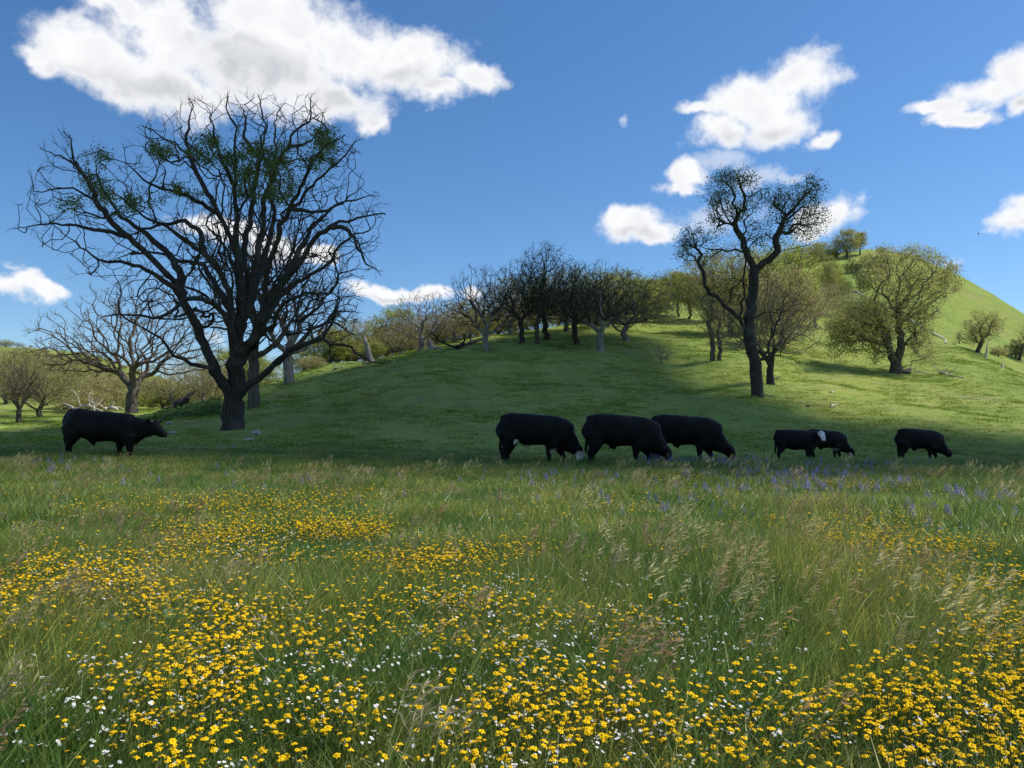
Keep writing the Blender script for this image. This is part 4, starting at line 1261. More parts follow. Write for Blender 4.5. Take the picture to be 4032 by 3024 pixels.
# undergrowth that closes the gaps below the crowns along the ridge
ridge = [(1930, 1330, 118, 1235), (2030, 1310, 122, 1200), (2110, 1300, 120, 1180), (2200, 1300, 124, 1190), (2290, 1290, 126, 1180), (2400, 1280, 128, 1170), (2500, 1250, 140, 1150), (2580, 1230, 150, 1140), (1060, 1545, 88, 1490), (1150, 1520, 90, 1455), (1215, 1500, 92, 1430), (1270, 1475, 92, 1390), (1330, 1460, 94, 1370), (1400, 1450, 96, 1345), (1440, 1440, 98, 1330), (1520, 1420, 98, 1320), (1570, 1410, 100, 1310),
         (1620, 1400, 100, 1300), (1690, 1385, 102, 1290), (1750, 1375, 102, 1280), (1830, 1365, 104, 1250), (1880, 1350, 106, 1240), (1960, 1330, 108, 1220), (640, 1610, 100, 1520), (740, 1600, 100, 1510), (860, 1590, 98, 1500), (560, 1615, 110, 1540), (450, 1610, 112, 1530)]
for k, (x, y, d, t) in enumerate(ridge):
    plant('bush' if k % 3 else 'olive_oak', 'bush', x, y, d, t, 'low olive brown bush in the undergrowth along the ridge', 'undergrowth bushes along the ridge', 'bush', width=150 + (k * 37) % 60, seed=k + 50,
          leafm=(LEAF_OLIVE, LEAF_BROWN, LEAF_FRESH)[(k * 7) % 3])
# ------------------------------------------------------------------ cattle
def coat_mat(name, brown=0.0):
    m, n, l, o = new_mat(name)
    b = n.new('ShaderNodeBsdfPrincipled')
    at = n.new('ShaderNodeAttribute'); at.attribute_name = 'tint'
    t = n.new('ShaderNodeTexCoord')
    nz = n.new('ShaderNodeTexNoise'); nz.inputs['Scale'].default_value = 3.0; nz.inputs['Detail'].default_value = 5
    l.new(t.outputs['Object'], nz.inputs['Vector'])
    mr = n.new('ShaderNodeMapRange'); mr.inputs['To Min'].default_value = 0.65; mr.inputs['To Max'].default_value = 1.35
    mr.inputs['From Min'].default_value = 0.3; mr.inputs['From Max'].default_value = 0.7
    l.new(nz.outputs['Fac'], mr.inputs['Value'])
    mx = n.new('ShaderNodeMix'); mx.data_type = 'RGBA'; mx.blend_type = 'MULTIPLY'; mx.inputs['Factor'].default_value = 1
    l.new(at.outputs['Color'], mx.inputs['A']); l.new(mr.outputs[0], mx.inputs['B'])
    l.new(mx.outputs['Result'], b.inputs['Base Color'])
    b.inputs['Roughness'].default_value = 0.55
    b.inputs['Specular IOR Level'].default_value = 0.13
    b.inputs['Sheen Weight'].default_value = 0.015
    b.inputs['Sheen Roughness'].default_value = 0.4
    f = n.new('ShaderNodeTexNoise'); f.inputs['Scale'].default_value = 60; f.inputs['Detail'].default_value = 3
    l.new(t.outputs['Object'], f.inputs['Vector'])
    bp = n.new('ShaderNodeBump'); bp.inputs['Strength'].default_value = 0.5; bp.inputs['Distance'].default_value = 0.01
    l.new(f.outputs['Fac'], bp.inputs['Height']); l.new(bp.outputs[0], b.inputs['Normal'])
    l.new(b.outputs[0], o.inputs['Surface'])
    return m
COAT = coat_mat('cattle_coat')
EYEM = plain_mat('eye', (0.006, 0.005, 0.004), 0.15, spec=0.6)
TAG_Y = plain_mat('ear_tag_plastic', (0.55, 0.5, 0.4), 0.5)
TAG_G = plain_mat('ear_tag_green', (0.05, 0.22, 0.16), 0.5)

def loft(bm, nodes, k=20, power=2.3, axis='xz'):
    """nodes: (x, y, z, half height in plane, half width across); closed tube with rounded ends"""
    nodes = [np.array(q, float) for q in nodes]
    # rounded ends
    def cap(a, b):
        d = a[:3] - b[:3]; d /= np.linalg.norm(d) + 1e-9
        out = []
        for t in (0.45, 0.8, 0.97):
            q = a.copy(); q[:3] = a[:3] + d * min(a[3], a[4]) * t * 0.8
            q[3:] = a[3:] * math.sqrt(1 - t * t)
            out.append(q)
        return out
    full = cap(nodes[0], nodes[1])[::-1] + nodes + cap(nodes[-1], nodes[-2])
    pts = np.array([q[:3] for q in full])
    t = np.gradient(pts, axis=0); t /= np.linalg.norm(t, axis=1)[:, None] + 1e-9
    rings = []
    for q, tt in zip(full, t):
        side = np.array([0, 1.0, 0])
        side = side - tt * np.dot(side, tt)
        if np.linalg.norm(side) < 0.3:
            side = np.array([1.0, 0, 0]) - tt * tt[0]
        side /= np.linalg.norm(side)
        upv = np.cross(side, tt)
        ring = []
        for j in range(k):
            a = 2 * math.pi * j / k
            ca, sa = math.cos(a), math.sin(a)
            e = 2 / power
            ring.append(bm.verts.new(q[:3] + upv * q[3] * math.copysign(abs(ca) ** e, ca) + side * q[4] * math.copysign(abs(sa) ** e, sa)))
        rings.append(ring)
    for r0, r1 in zip(rings[:-1], rings[1:]):
        for j in range(k):
            bm.faces.new((r0[j], r0[(j + 1) % k], r1[(j + 1) % k], r1[j]))
    bm.faces.new(rings[0][::-1]); bm.faces.new(rings[-1])

def leg(bm, pts):
    loft(bm, pts, 10, 2.0)

def top_bottom(tb, S, ZG, X0, w):
    """tb: (px, top row, bottom row) -> body nodes in metres; w: half width per node"""
    out = []
    for (x, a, b), ww in zip(tb, w):
        out.append(((x - X0) * S, 0, (ZG - (a + b) / 2) * S, (b - a) / 2 * S, ww))
    return out

def make_cattle(name, label, px, d, height, parts, tint, group='black cattle grazing along the foot of the knoll', cat='cow', voxel=0.03, tags=(), eyes=(), flip=False, rz=0.0, zoff=0.0, base=None):
    """parts: list of lofts in metres for an animal `parts_h` high, scaled to `height`"""
    import bmesh
    bm = bmesh.new()
    for kind, nodes in parts:
        if kind == 'tail': loft(bm, nodes, 12, 2.0); continue
        if kind == 'body': loft(bm, nodes, 22, 2.25)
        elif kind == 'flat': loft(bm, nodes, 10, 2.0)
        else: loft(bm, [(q[0], q[1], q[2], q[3] * 1.18 + .004, q[4] * 1.15) for q in nodes], 12, 2.0)
    bmesh.ops.recalc_face_normals(bm, faces=bm.faces)
    me = D.meshes.new(name); bm.to_mesh(me); bm.free()
    tmp = D.objects.new('tmp', me)
    COL.objects.link(tmp)
    md = tmp.modifiers.new('r', 'REMESH'); md.mode = 'VOXEL'; md.voxel_size = voxel
    sm = tmp.modifiers.new('s', 'SMOOTH'); sm.iterations = 2; sm.factor = 0.5
    dg = bpy.context.evaluated_depsgraph_get()
    me2 = D.meshes.new_from_object(tmp.evaluated_get(dg))
    D.objects.remove(tmp); D.meshes.remove(me)
    me2.name = name
    co = np.empty(len(me2.vertices) * 3, np.float32); me2.vertices.foreach_get('co', co); co = co.reshape(-1, 3)
    # hide and muscle unevenness
    nrm = np.empty(len(me2.vertices) * 3, np.float32); me2.vertices.foreach_get('normal', nrm); nrm = nrm.reshape(-1, 3)
    w = 0.5 * sum(a * np.sin(co @ np.array(v) * f + p) for a, v, f, p in [(.008, (1, .3, .8), 9, 0), (.006, (.4, 1, -.7), 14, 1), (.004, (-.8, .5, 1), 23, 2)])
    co = co + nrm * w[:, None]
    me2.vertices.foreach_set('co', co.ravel())
    col = tint(co)
    at = me2.color_attributes.new('tint', 'FLOAT_COLOR', 'POINT')
    c4 = np.ones((len(co), 4), np.float32); c4[:, :3] = col
    at.data.foreach_set('color', c4.ravel())
    me2.polygons.foreach_set('use_smooth', np.ones(len(me2.polygons), bool))
    me2.materials.clear()
    x = P(px, 1700, d)[0]
    H = co[:, 2].max()
    s = height / H
    root = empty(name, (x, d, gz(x, d) + zoff), rz)
    root.scale = (s, s, s)
    tag(root, label, cat, group)
    body = link('body', me2, root, [COAT])
    for i, (pos, size, m) in enumerate(tags):
        b = bmesh.new()
        bmesh.ops.create_cube(b, size=1.0)
        for v in b.verts:
            v.co = Vector((v.co.x * size[0], v.co.y * size[1], v.co.z * size[2] * (0.8 if v.co.z > 0 else 1)))
        bmesh.ops.bevel(b, geom=b.edges[:], offset=min(size) * 0.3, segments=1, affect='EDGES')
        tm = D.meshes.new('ear_tag'); b.to_mesh(tm); b.free()
        o = link('ear_tag', tm, root, [m]); o.location = pos
    for pos, r in eyes:
        b = bmesh.new(); bmesh.ops.create_icosphere(b, subdivisions=2, radius=r)
        tm = D.meshes.new('eye'); b.to_mesh(tm); b.free()
        o = link('eye', tm, root, [EYEM]); o.location = pos
    return root

BLACK = np.array([0.0055, 0.0053, 0.0058])
BROWNB = np.array([0.026, 0.014, 0.009])
WHITE = np.array([0.62, 0.58, 0.53])
CREAM = np.array([0.42, 0.34, 0.27])
def blend(base, colr, m):
    m = np.clip(m, 0, 1)[:, None]
    return base * (1 - m) + colr * m
def ell(co, c, r):
    """1 inside an ellipsoid, fading at its edge"""
    q = (co - np.array(c)) / np.array(r)
    wob = 0.12 * np.sin(co[:, 0] * 40) + 0.1 * np.sin(co[:, 2] * 37 + co[:, 1] * 20)
    return np.clip((1.05 - np.linalg.norm(q, axis=1) + wob) * 8, 0, 1)
def back_brown(co, amt=0.6):
    return np.clip((co[:, 2] - 1.12) * 4, 0, 1) * amt * (0.5 + 0.5 * np.sin(co[:, 0] * 4 + 1))

# ---- the walking bull: outline traced on the photograph
S = 0.001630
def bx(x): return (x - 1000) * S
def bz(y): return (1015 - y) * S
BULL = [('body', top_bottom([(395, 300, 560), (440, 262, 640), (520, 254, 680), (600, 262, 690), (680, 276, 735), (780, 292, 780), (900, 305, 785), (1020, 314, 780), (1140, 322, 790), (1250, 330, 835), (1350, 350, 862), (1440, 385, 830),
                             (1530, 414, 755), (1620, 440, 712), (1690, 458, 700)], S, 1015, 1000,
                            [.17, .24, .29, .31, .32, .33, .33, .32, .31, .30, .28, .23, .19, .16, .14])),
        ('body', [(bx(1680), 0, bz(560), .17, .13), (bx(1745), 0, bz(575), .165, .135), (bx(1810), 0, bz(610), .14, .125), (bx(1860), 0, bz(650), .11, .105), (bx(1905), 0, bz(676), .088, .09), (bx(1925), 0, bz(685), .07, .08)]),
        # hind legs
        ('leg', [(bx(500), -.15, bz(550), .24, .12), (bx(510), -.16, bz(680), .19, .11), (bx(505), -.16, bz(760), .115, .085), (bx(455), -.15, bz(850), .068, .055), (bx(440), -.15, bz(940), .05, .045), (bx(450), -.15, bz(1000), .06, .055)]),
        ('leg', [(bx(490), .15, bz(550), .20, .12), (bx(445), .16, bz(690), .13, .09), (bx(370), .16, bz(790), .085, .065), (bx(352), .15, bz(860), .06, .05), (bx(375), .15, bz(940), .05, .045), (bx(385), .15, bz(1000), .06, .055)]),
        # fore legs
        ('leg', [(bx(1180), .15, bz(660), .16, .11), (bx(1170), .15, bz(780), .1, .08), (bx(1165), .15, bz(860), .078, .06), (bx(1155), .15, bz(930), .052, .045), (bx(1150), .15, bz(1000), .06, .052)]),
        ('leg', [(bx(1400), -.16, bz(700), .17, .11), (bx(1410), -.16, bz(820), .1, .08), (bx(1415), -.16, bz(880), .078, .06), (bx(1418), -.16, bz(945), .052, .045), (bx(1428), -.16, bz(1000), .06, .052)]),
        # tail with switch
        ('tail', [(bx(450), 0, bz(292), .05, .05), (bx(385), 0, bz(310), .045, .04), (bx(362), 0, bz(400), .032, .03), (bx(355), 0, bz(540), .03, .028), (bx(348), 0, bz(640), .045, .04), (bx(345), 0, bz(740), .05, .045), (bx(345), 0, bz(820), .03, .03)]),
        # sheath, ears, brisket fold, poll
        ('leg', [(bx(760), 0, bz(760), .07, .06), (bx(795), 0, bz(810), .045, .04), (bx(805), 0, bz(845), .02, .02)]),
        ('flat', [(bx(1705), -.10, bz(500), .05, .03), (bx(1700), -.20, bz(455), .06, .028), (bx(1695), -.25, bz(435), .03, .02)]),
        ('flat', [(bx(1760), .09, bz(500), .05, .03), (bx(1785), .18, bz(465), .05, .026), (bx(1800), .22, bz(455), .03, .02)]),
        ('leg', [(bx(1740), 0, bz(480), .07, .08), (bx(1775), 0, bz(500), .06, .07)])]
def t_bull(co):
    c = np.tile(BLACK, (len(co), 1))
    c = blend(c, BLACK * 2.2 + 0.004, ell(co, (bx(1930), 0, bz(680)), (.07, .12, .09)) * 0.8)
    return c
make_cattle('cow', 'black bull walking right with raised head, alone at the left under the huge oak', 195 + (1000 / 4.424), 22.0, 1.36, BULL, t_bull, cat='bull',
            tags=[((bx(1765), -0.19, bz(462)), (.045, .012, .03), TAG_Y)], eyes=[((bx(1800), -.118, bz(560)), .018), ((bx(1800), .118, bz(560)), .018)])

# ---- grazing animals; profile traced on the middle one
G = 1 / 2.107 / 3050 * 21.5
def gx(x): return (x - 1250) * G
def gzz(y): return (572 - y) * G
def grazer(head_white=0, wide=1.0, hindshift=0.0, headshift=0.0, leg_step=0.0):
    b = top_bottom([(956, 178, 350), (982, 158, 400), (1045, 150, 398), (1110, 153, 408), (1180, 158, 424), (1250, 164, 420), (1320, 170, 424), (1390, 176, 452), (1445, 194, 472), (1492, 226, 480)], G, 572, 1250,
                   [q * wide for q in (.18, .26, .31, .335, .36, .365, .35, .32, .28, .22)])
    hs = headshift
    neck = [(gx(1430), 0, gzz(345), .42, .24), (gx(1485), 0, gzz(370), .36, .20), (gx(1525), 0, gzz(412), .27, .17), (gx(1560 + hs * .6), 0, gzz(448), .19, .145), (gx(1580 + hs), 0, gzz(475), .15, .13)]
    head = [(gx(1580 + hs), 0, gzz(450), .14, .125), (gx(1600 + hs), 0, gzz(475), .145, .14), (gx(1606 + hs), 0, gzz(502), .125, .12), (gx(1600 + hs), 0, gzz(528), .10, .10), (gx(1592 + hs), 0, gzz(548), .085, .09)]
    ls = leg_step
    parts = [('body', b), ('body', neck), ('body', head),
             ('leg', [(gx(1005), -.17, gzz(330), .27, .13), (gx(1010), -.17, gzz(395), .19, .11), (gx(985 + ls), -.17, gzz(450), .10, .075), (gx(960 + ls), -.17, gzz(490), .068, .055), (gx(968 + ls), -.17, gzz(530), .05, .045), (gx(972 + ls), -.17, gzz(566), .06, .055)]),
             ('leg', [(gx(1020), .17, gzz(330), .24, .13), (gx(1035), .17, gzz(400), .16, .1), (gx(1018 - ls), .17, gzz(455), .09, .07), (gx(995 - ls), .17, gzz(495), .065, .052), (gx(1002 - ls), .17, gzz(532), .05, .045), (gx(1006 - ls), .17, gzz(566), .06, .055)]),
             ('leg', [(gx(1365), -.17, gzz(390), .19, .12), (gx(1350 - ls), -.17, gzz(445), .105, .08), (gx(1345 - ls), -.17, gzz(490), .07, .058), (gx(1345 - ls), -.17, gzz(530), .048, .042), (gx(1350 - ls), -.17, gzz(566), .058, .052)]),
             ('leg', [(gx(1400), .17, gzz(400), .18, .12), (gx(1440 + ls), .17, gzz(455), .1, .075), (gx(1462 + ls), .17, gzz(500), .066, .055), (gx(1475 + ls), .17, gzz(536), .046, .04), (gx(1485 + ls), .17, gzz(566), .056, .05)]),
             ('tail', [(gx(990), 0, gzz(178), .05, .05), (gx(955), 0, gzz(185), .045, .04), (gx(942), 0, gzz(240), .03, .028), (gx(941), 0, gzz(330), .028, .026), (gx(940), 0, gzz(410), .04, .036), (gx(939), 0, gzz(455), .045, .04), (gx(938), 0, gzz(485), .025, .025)]),
             ('leg', [(gx(1150), 0, gzz(415), .07, .06), (gx(1172), 0, gzz(435), .045, .04), (gx(1178), 0, gzz(448), .018, .018)]),
             ('flat', [(gx(1572 + hs), -.11, gzz(462), .05, .03), (gx(1577 + hs), -.2, gzz(452), .075, .03), (gx(1582 + hs), -.29, gzz(444), .04, .02)]),
             ('flat', [(gx(1590 + hs), .11, gzz(462), .05, .03), (gx(1605 + hs), .2, gzz(448), .08, .03), (gx(1628 + hs), .27, gzz(438), .045, .02)])]
    return parts
def head_c(hs=0): return (gx(1586 + hs), 0, gzz(515))
def t_plain(co):
    c = np.tile(BLACK, (len(co), 1))
    return c
def t_brownback(co):
    c = np.tile(BLACK, (len(co), 1))
    return blend(c, BROWNB, back_brown(co, 0.8))
def t_whiteface(co):
    c = np.tile(BLACK, (len(co), 1))
    c = blend(c, WHITE, ell(co, (gx(1608), 0, gzz(508)), (.17, .22, .20)))
    c = blend(c, CREAM, ell(co, (gx(1180), 0, gzz(440)), (.42, .30, .085)))
    c = blend(c, WHITE, ell(co, (gx(1075), -.22, gzz(398)), (.1, .16, .07)))
    c = blend(c, CREAM, ell(co, (gx(1385), -.15, gzz(470)), (.1, .2, .1)))
    return c
gr = grazer()
make_cattle('cow', 'black grazing cow with white face and pale belly, leftmost in the middle group', 1850 + 560 / 2.107, 21.5, 1.40, gr, t_whiteface,
            eyes=[((gx(1600), -.115, gzz(492)), .018), ((gx(1600), .115, gzz(492)), .018)])
make_cattle('cow', 'black grazing steer with brownish back, second from the left in the middle group', 1850 + 1275 / 2.107, 21.2, 1.39, grazer(headshift=8, leg_step=4), t_brownback)
make_cattle('cow', 'black grazing steer partly behind another, third from the left in the middle group', 1850 + 1800 / 2.107, 23.2, 1.43, grazer(headshift=22, leg_step=-6), t_brownback, rz=-0.12)
make_cattle('cow', 'black grazing heifer by itself at the right of the herd', 2950 + 1378 / 2.044, 33.5, 1.40, grazer(headshift=14, leg_step=10, wide=0.95), t_brownback, rz=0.05,
            tags=[((gx(1580), -.21, gzz(459)), (.03, .012, .05), TAG_Y)])
def t_back(co):
    c = np.tile(BLACK, (len(co), 1))
    c = blend(c, WHITE, ell(co, (gx(1594), 0, gzz(525)), (.14, .2, .16)))
    c = blend(c, CREAM, ell(co, (gx(1330), 0, gzz(440)), (.35, .3, .09)))
    return c
make_cattle('cow', 'smaller black cow with white face grazing behind the cow that looks at the camera', 2950 + 620 / 2.044, 35.6, 1.35, grazer(headshift=26, leg_step=4, wide=0.9), t_back, rz=0.12,
            eyes=[((gx(1622), -.115, gzz(492)), .018)])
# ---- standing, head turned to the camera
st = top_bottom([(962, 185, 330), (990, 168, 370), (1050, 160, 392), (1110, 163, 420), (1180, 168, 438), (1250, 172, 436), (1320, 176, 432), (1390, 180, 430), (1440, 190, 425), (1480, 215, 400)], G, 572, 1250,
                [.18, .26, .30, .325, .35, .355, .34, .3, .26, .2])
stand = [('body', st),
         ('body', [(gx(1420), 0, gzz(280), .30, .2), (gx(1470), -.06, gzz(255), .24, .17), (gx(1505), -.18, gzz(235), .18, .16), (gx(1512), -.28, gzz(228), .15, .15)]),
         ('body', [(gx(1514), -.28, gzz(212), .12, .12), (gx(1515), -.40, gzz(235), .12, .12), (gx(1515), -.50, gzz(270), .10, .10), (gx(1515), -.57, gzz(305), .08, .085), (gx(1515), -.60, gzz(322), .07, .08)]),
         ('flat', [(gx(1490), -.30, gzz(215), .05, .03), (gx(1468), -.30, gzz(212), .05, .04), (gx(1455), -.30, gzz(215), .03, .02)]),
         ('flat', [(gx(1540), -.30, gzz(215), .05, .03), (gx(1562), -.30, gzz(212), .05, .04), (gx(1576), -.30, gzz(215), .03, .02)])] + grazer()[3:8]
def t_stand(co):
    c = np.tile(BLACK, (len(co), 1))
    m = (co[:, 1] < -.33) & (np.abs(co[:, 0] - gx(1515)) < .16) & (co[:, 2] > gzz(345))
    c = blend(c, WHITE, m.astype(float) * np.clip((-.32 - co[:, 1]) * 30, 0, 1))
    c = blend(c, BLACK * 3, ell(co, (gx(1515), -.66, gzz(326)), (.09, .09, .05)))
    c = blend(c, CREAM * .7, ell(co, (gx(1095), -.2, gzz(425)), (.1, .25, .05)))
    return c
make_cattle('cow', 'black cow standing side on with its white face turned to the camera', 2950 + 395 / 2.044, 34.4, 1.36, stand, t_stand,
            tags=[((gx(1566), -.34, gzz(222)), (.06, .012, .045), TAG_G)], eyes=[((gx(1497), -.47, gzz(248)), .02), ((gx(1533), -.47, gzz(248)), .02)])
# ------------------------------------------------------------------ meadow: grass, flowers
HID = D.collections.new('meadow_sources')       # sources of the instanced plants, not placed themselves

def blade_clump(name, rng, nb, rad, h0, h1, w, lean=0.35, segs=3, bias=(0.16, 0.05), cols=None, curl=0.5):
    """a tuft of tapered bending blades"""
    V, F3, F4, C = [], [], [], []
    n = 0
    for _ in range(nb):
        a = rng.uniform(0, 2 * math.pi); r = rad * math.sqrt(rng.random())
        base = np.array([math.cos(a) * r, math.sin(a) * r, -0.03])
        h = rng.uniform(h0, h1)
        d = rng.normal(0, lean, 2) + np.array(bias)
        face = rng.uniform(0, 2 * math.pi)
        side = np.array([math.cos(face), math.sin(face), 0]) * w * rng.uniform(0.6, 1.3)
        col = np.array(cols[rng.integers(len(cols))]) * rng.uniform(0.5, 1.5)
        for s in range(segs):
            t = s / segs
            pos = base + np.array([d[0] * h * (t * 0.5 + curl * t * t), d[1] * h * (t * 0.5 + curl * t * t), h * t * (1 - 0.15 * t)])
            ww = side * (1 - t * 0.65)
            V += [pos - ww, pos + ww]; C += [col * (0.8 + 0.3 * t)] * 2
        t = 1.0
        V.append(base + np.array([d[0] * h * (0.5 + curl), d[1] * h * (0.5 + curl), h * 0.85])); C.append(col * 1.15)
        for s in range(segs - 1):
            F4.append((n + 2 * s, n + 2 * s + 1, n + 2 * s + 3, n + 2 * s + 2))
        F3.append((n + 2 * segs - 2, n + 2 * segs - 1, n + 2 * segs))
        n += 2 * segs + 1
    return np.array(V), F4, F3, np.array(C)

def to_mesh(name, parts, mat):
    vs, f4, f3, cs, n = [], [], [], [], 0
    for V, a, b, c in parts:
        vs.append(V); cs.append(c)
        f4 += [tuple(i + n for i in f) for f in a]; f3 += [tuple(i + n for i in f) for f in b]
        n += len(V)
    fl = []
    if f4: fl.append(np.array(f4))
    if f3: fl.append(np.array(f3))
    me = mesh_np(name, np.concatenate(vs), fl, smooth=False, colors=np.concatenate(cs))
    me.materials.append(mat)
    return me

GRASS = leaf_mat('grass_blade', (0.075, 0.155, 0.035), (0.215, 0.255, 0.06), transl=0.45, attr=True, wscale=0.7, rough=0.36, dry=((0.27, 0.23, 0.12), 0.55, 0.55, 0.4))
GRASS_H = leaf_mat('hill_grass_blade', (0.13, 0.22, 0.026), (0.25, 0.30, 0.045), transl=0.42, attr=True, wscale=0.07, rough=0.6, dry=((0.2, 0.16, 0.08), 0.2, 0.6, 0.3))
SEED = leaf_mat('seed_head', (0.42, 0.40, 0.22), (0.36, 0.27, 0.17), transl=0.4, attr=True, wscale=0.5)
PETAL = plain_mat('yellow_petal', (0.92, 0.61, 0.004), 0.8, transl=0.3, spec=0.1)
DISC = plain_mat('orange_disc', (0.80, 0.42, 0.004), 0.8, transl=0.1)
WHITEP = plain_mat('white_petal', (0.80, 0.80, 0.78), 0.6, transl=0.3)
PURPLE = plain_mat('lupine_petal', (0.20, 0.18, 0.47), 0.6, transl=0.3)
PALEP = plain_mat('lupine_pale', (0.45, 0.42, 0.70), 0.6, transl=0.3)
STEM = plain_mat('flower_stem', (0.10, 0.15, 0.03), 0.6, transl=0.3)
MALLOW = leaf_mat('mallow_leaf', (0.035, 0.085, 0.03), (0.06, 0.13, 0.045), transl=0.3, attr=True)

G_GREENS = [(0.9, 1.05, 0.8), (1.15, 1.15, 0.9), (0.7, 0.95, 0.75), (1.0, 1.1, 1.2), (1.6, 1.35, 1.2), (0.8, 1.0, 0.9), (1.25, 0.95, 0.9)]
G_DRY = [(2.4, 1.9, 1.9), (1.8, 1.3, 1.5), (2.8, 2.1, 2.4)]
rng = np.random.default_rng(77)

def src(name, me):
    o = D.objects.new(name, me)
    HID.objects.link(o)
    return o

def gn_scatter(name, pts, rots, scales, sources, label, kind='stuff', cat=None, idx=None):
    """one object of instanced plants on given ground points"""
    me = D.meshes.new(name)
    n = len(pts)
    me.vertices.add(n)
    me.vertices.foreach_set('co', np.asarray(pts, np.float32).ravel())
    a = me.attributes.new('rot', 'FLOAT_VECTOR', 'POINT'); a.data.foreach_set('vector', np.asarray(rots, np.float32).ravel())
    a = me.attributes.new('scl', 'FLOAT_VECTOR', 'POINT')
    sc = np.asarray(scales, np.float32)
    if sc.ndim == 1: sc = np.repeat(sc[:, None], 3, 1)
    a.data.foreach_set('vector', sc.ravel())
    a = me.attributes.new('pick', 'INT', 'POINT')
    ix = rng.integers(0, len(sources), n) if idx is None else idx
    a.data.foreach_set('value', np.asarray(ix, np.int32))
    o = link(name, me)
    colx = D.collections.new(name + '_sources')
    for k, s in enumerate(sources):
        c = D.objects.new('%s_source_%02d' % (name, k), s)
        colx.objects.link(c)
    g = D.node_groups.new(name + '_scatter', 'GeometryNodeTree')
    g.interface.new_socket('Geometry', in_out='INPUT', socket_type='NodeSocketGeometry')
    g.interface.new_socket('Geometry', in_out='OUTPUT', socket_type='NodeSocketGeometry')
    ni, no = g.nodes.new('NodeGroupInput'), g.nodes.new('NodeGroupOutput')
    m2p = g.nodes.new('GeometryNodeMeshToPoints')
    iop = g.nodes.new('GeometryNodeInstanceOnPoints')
    ci = g.nodes.new('GeometryNodeCollectionInfo')
    ci.inputs['Collection'].default_value = colx
    ci.inputs['Separate Children'].default_value = True
    ci.inputs['Reset Children'].default_value = True
    def attr(nm, t):
        q = g.nodes.new('GeometryNodeInputNamedAttribute'); q.data_type = t; q.inputs['Name'].default_value = nm
        return q.outputs['Attribute']
    g.links.new(ni.outputs[0], m2p.inputs['Mesh'])
    g.links.new(m2p.outputs[0], iop.inputs['Points'])
    g.links.new(ci.outputs[0], iop.inputs['Instance'])
    iop.inputs['Pick Instance'].default_value = True
    g.links.new(attr('pick', 'INT'), iop.inputs['Instance Index'])
    e2r = g.nodes.new('FunctionNodeEulerToRotation')
    g.links.new(attr('rot', 'FLOAT_VECTOR'), e2r.inputs[0])
    g.links.new(e2r.outputs[0], iop.inputs['Rotation'])
    g.links.new(attr('scl', 'FLOAT_VECTOR'), iop.inputs['Scale'])
    g.links.new(iop.outputs[0], no.inputs[0])
    md = o.modifiers.new('scatter', 'NODES'); md.node_group = g
    tag(o, label, cat, None, kind)
    return o

def smooth_noise(x, y, s, seed=0):
    """cheap value field 0..1 from summed sines"""
    r = np.random.default_rng(seed)
    v = 0
    for k in range(7):
        th = r.uniform(0, 2 * math.pi); f = s * r.uniform(0.6, 2.2); p = r.uniform(0, 6.28)
        v = v + np.sin((x * math.cos(th) + y * math.sin(th)) * f + p + 0.8 * np.sin(f * 0.7 * (x * math.sin(th) - y * math.cos(th)) + p * 2))
    return 0.5 + 0.5 * np.tanh(v * 0.45)

def wedge(n, d0, d1, umax=0.82, power=1.0):
    """points spread evenly over the ground between two distances, over the width in view"""
    m = 2.5 if d0 < 12 else 0.0
    n = int(n * (1 + m * (d1 - d0) / (umax * (d1 ** 2 - d0 ** 2) / 2)))
    d = rng.uniform(d0, d1, n * 3)
    d = d[rng.random(n * 3) < (umax * d + m) / (umax * d1 + m)]
    d = d[:n]
    x = rng.uniform(-1, 1, len(d)) * (umax * d + m)
    keep = x ** 2 + d ** 2 > 1.1 ** 2
    return x[keep], d[keep]

# -- source clumps
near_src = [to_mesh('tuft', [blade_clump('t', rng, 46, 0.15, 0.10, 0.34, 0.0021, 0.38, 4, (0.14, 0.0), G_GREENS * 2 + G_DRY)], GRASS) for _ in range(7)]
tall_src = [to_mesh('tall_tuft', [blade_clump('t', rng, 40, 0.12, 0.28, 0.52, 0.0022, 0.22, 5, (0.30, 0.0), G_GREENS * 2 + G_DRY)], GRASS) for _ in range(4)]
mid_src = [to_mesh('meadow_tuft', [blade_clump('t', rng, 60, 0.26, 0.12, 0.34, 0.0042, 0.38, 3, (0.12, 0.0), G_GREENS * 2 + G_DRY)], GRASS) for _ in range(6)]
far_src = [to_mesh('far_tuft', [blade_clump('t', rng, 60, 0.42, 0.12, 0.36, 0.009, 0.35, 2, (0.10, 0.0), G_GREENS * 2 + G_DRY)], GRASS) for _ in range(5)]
hill_src = [to_mesh('hill_tuft', [blade_clump('t', rng, 46, 0.55, 0.04, 0.15, 0.016, 0.5, 2, (0.10, 0.0), G_GREENS)], GRASS_H) for _ in range(5)]

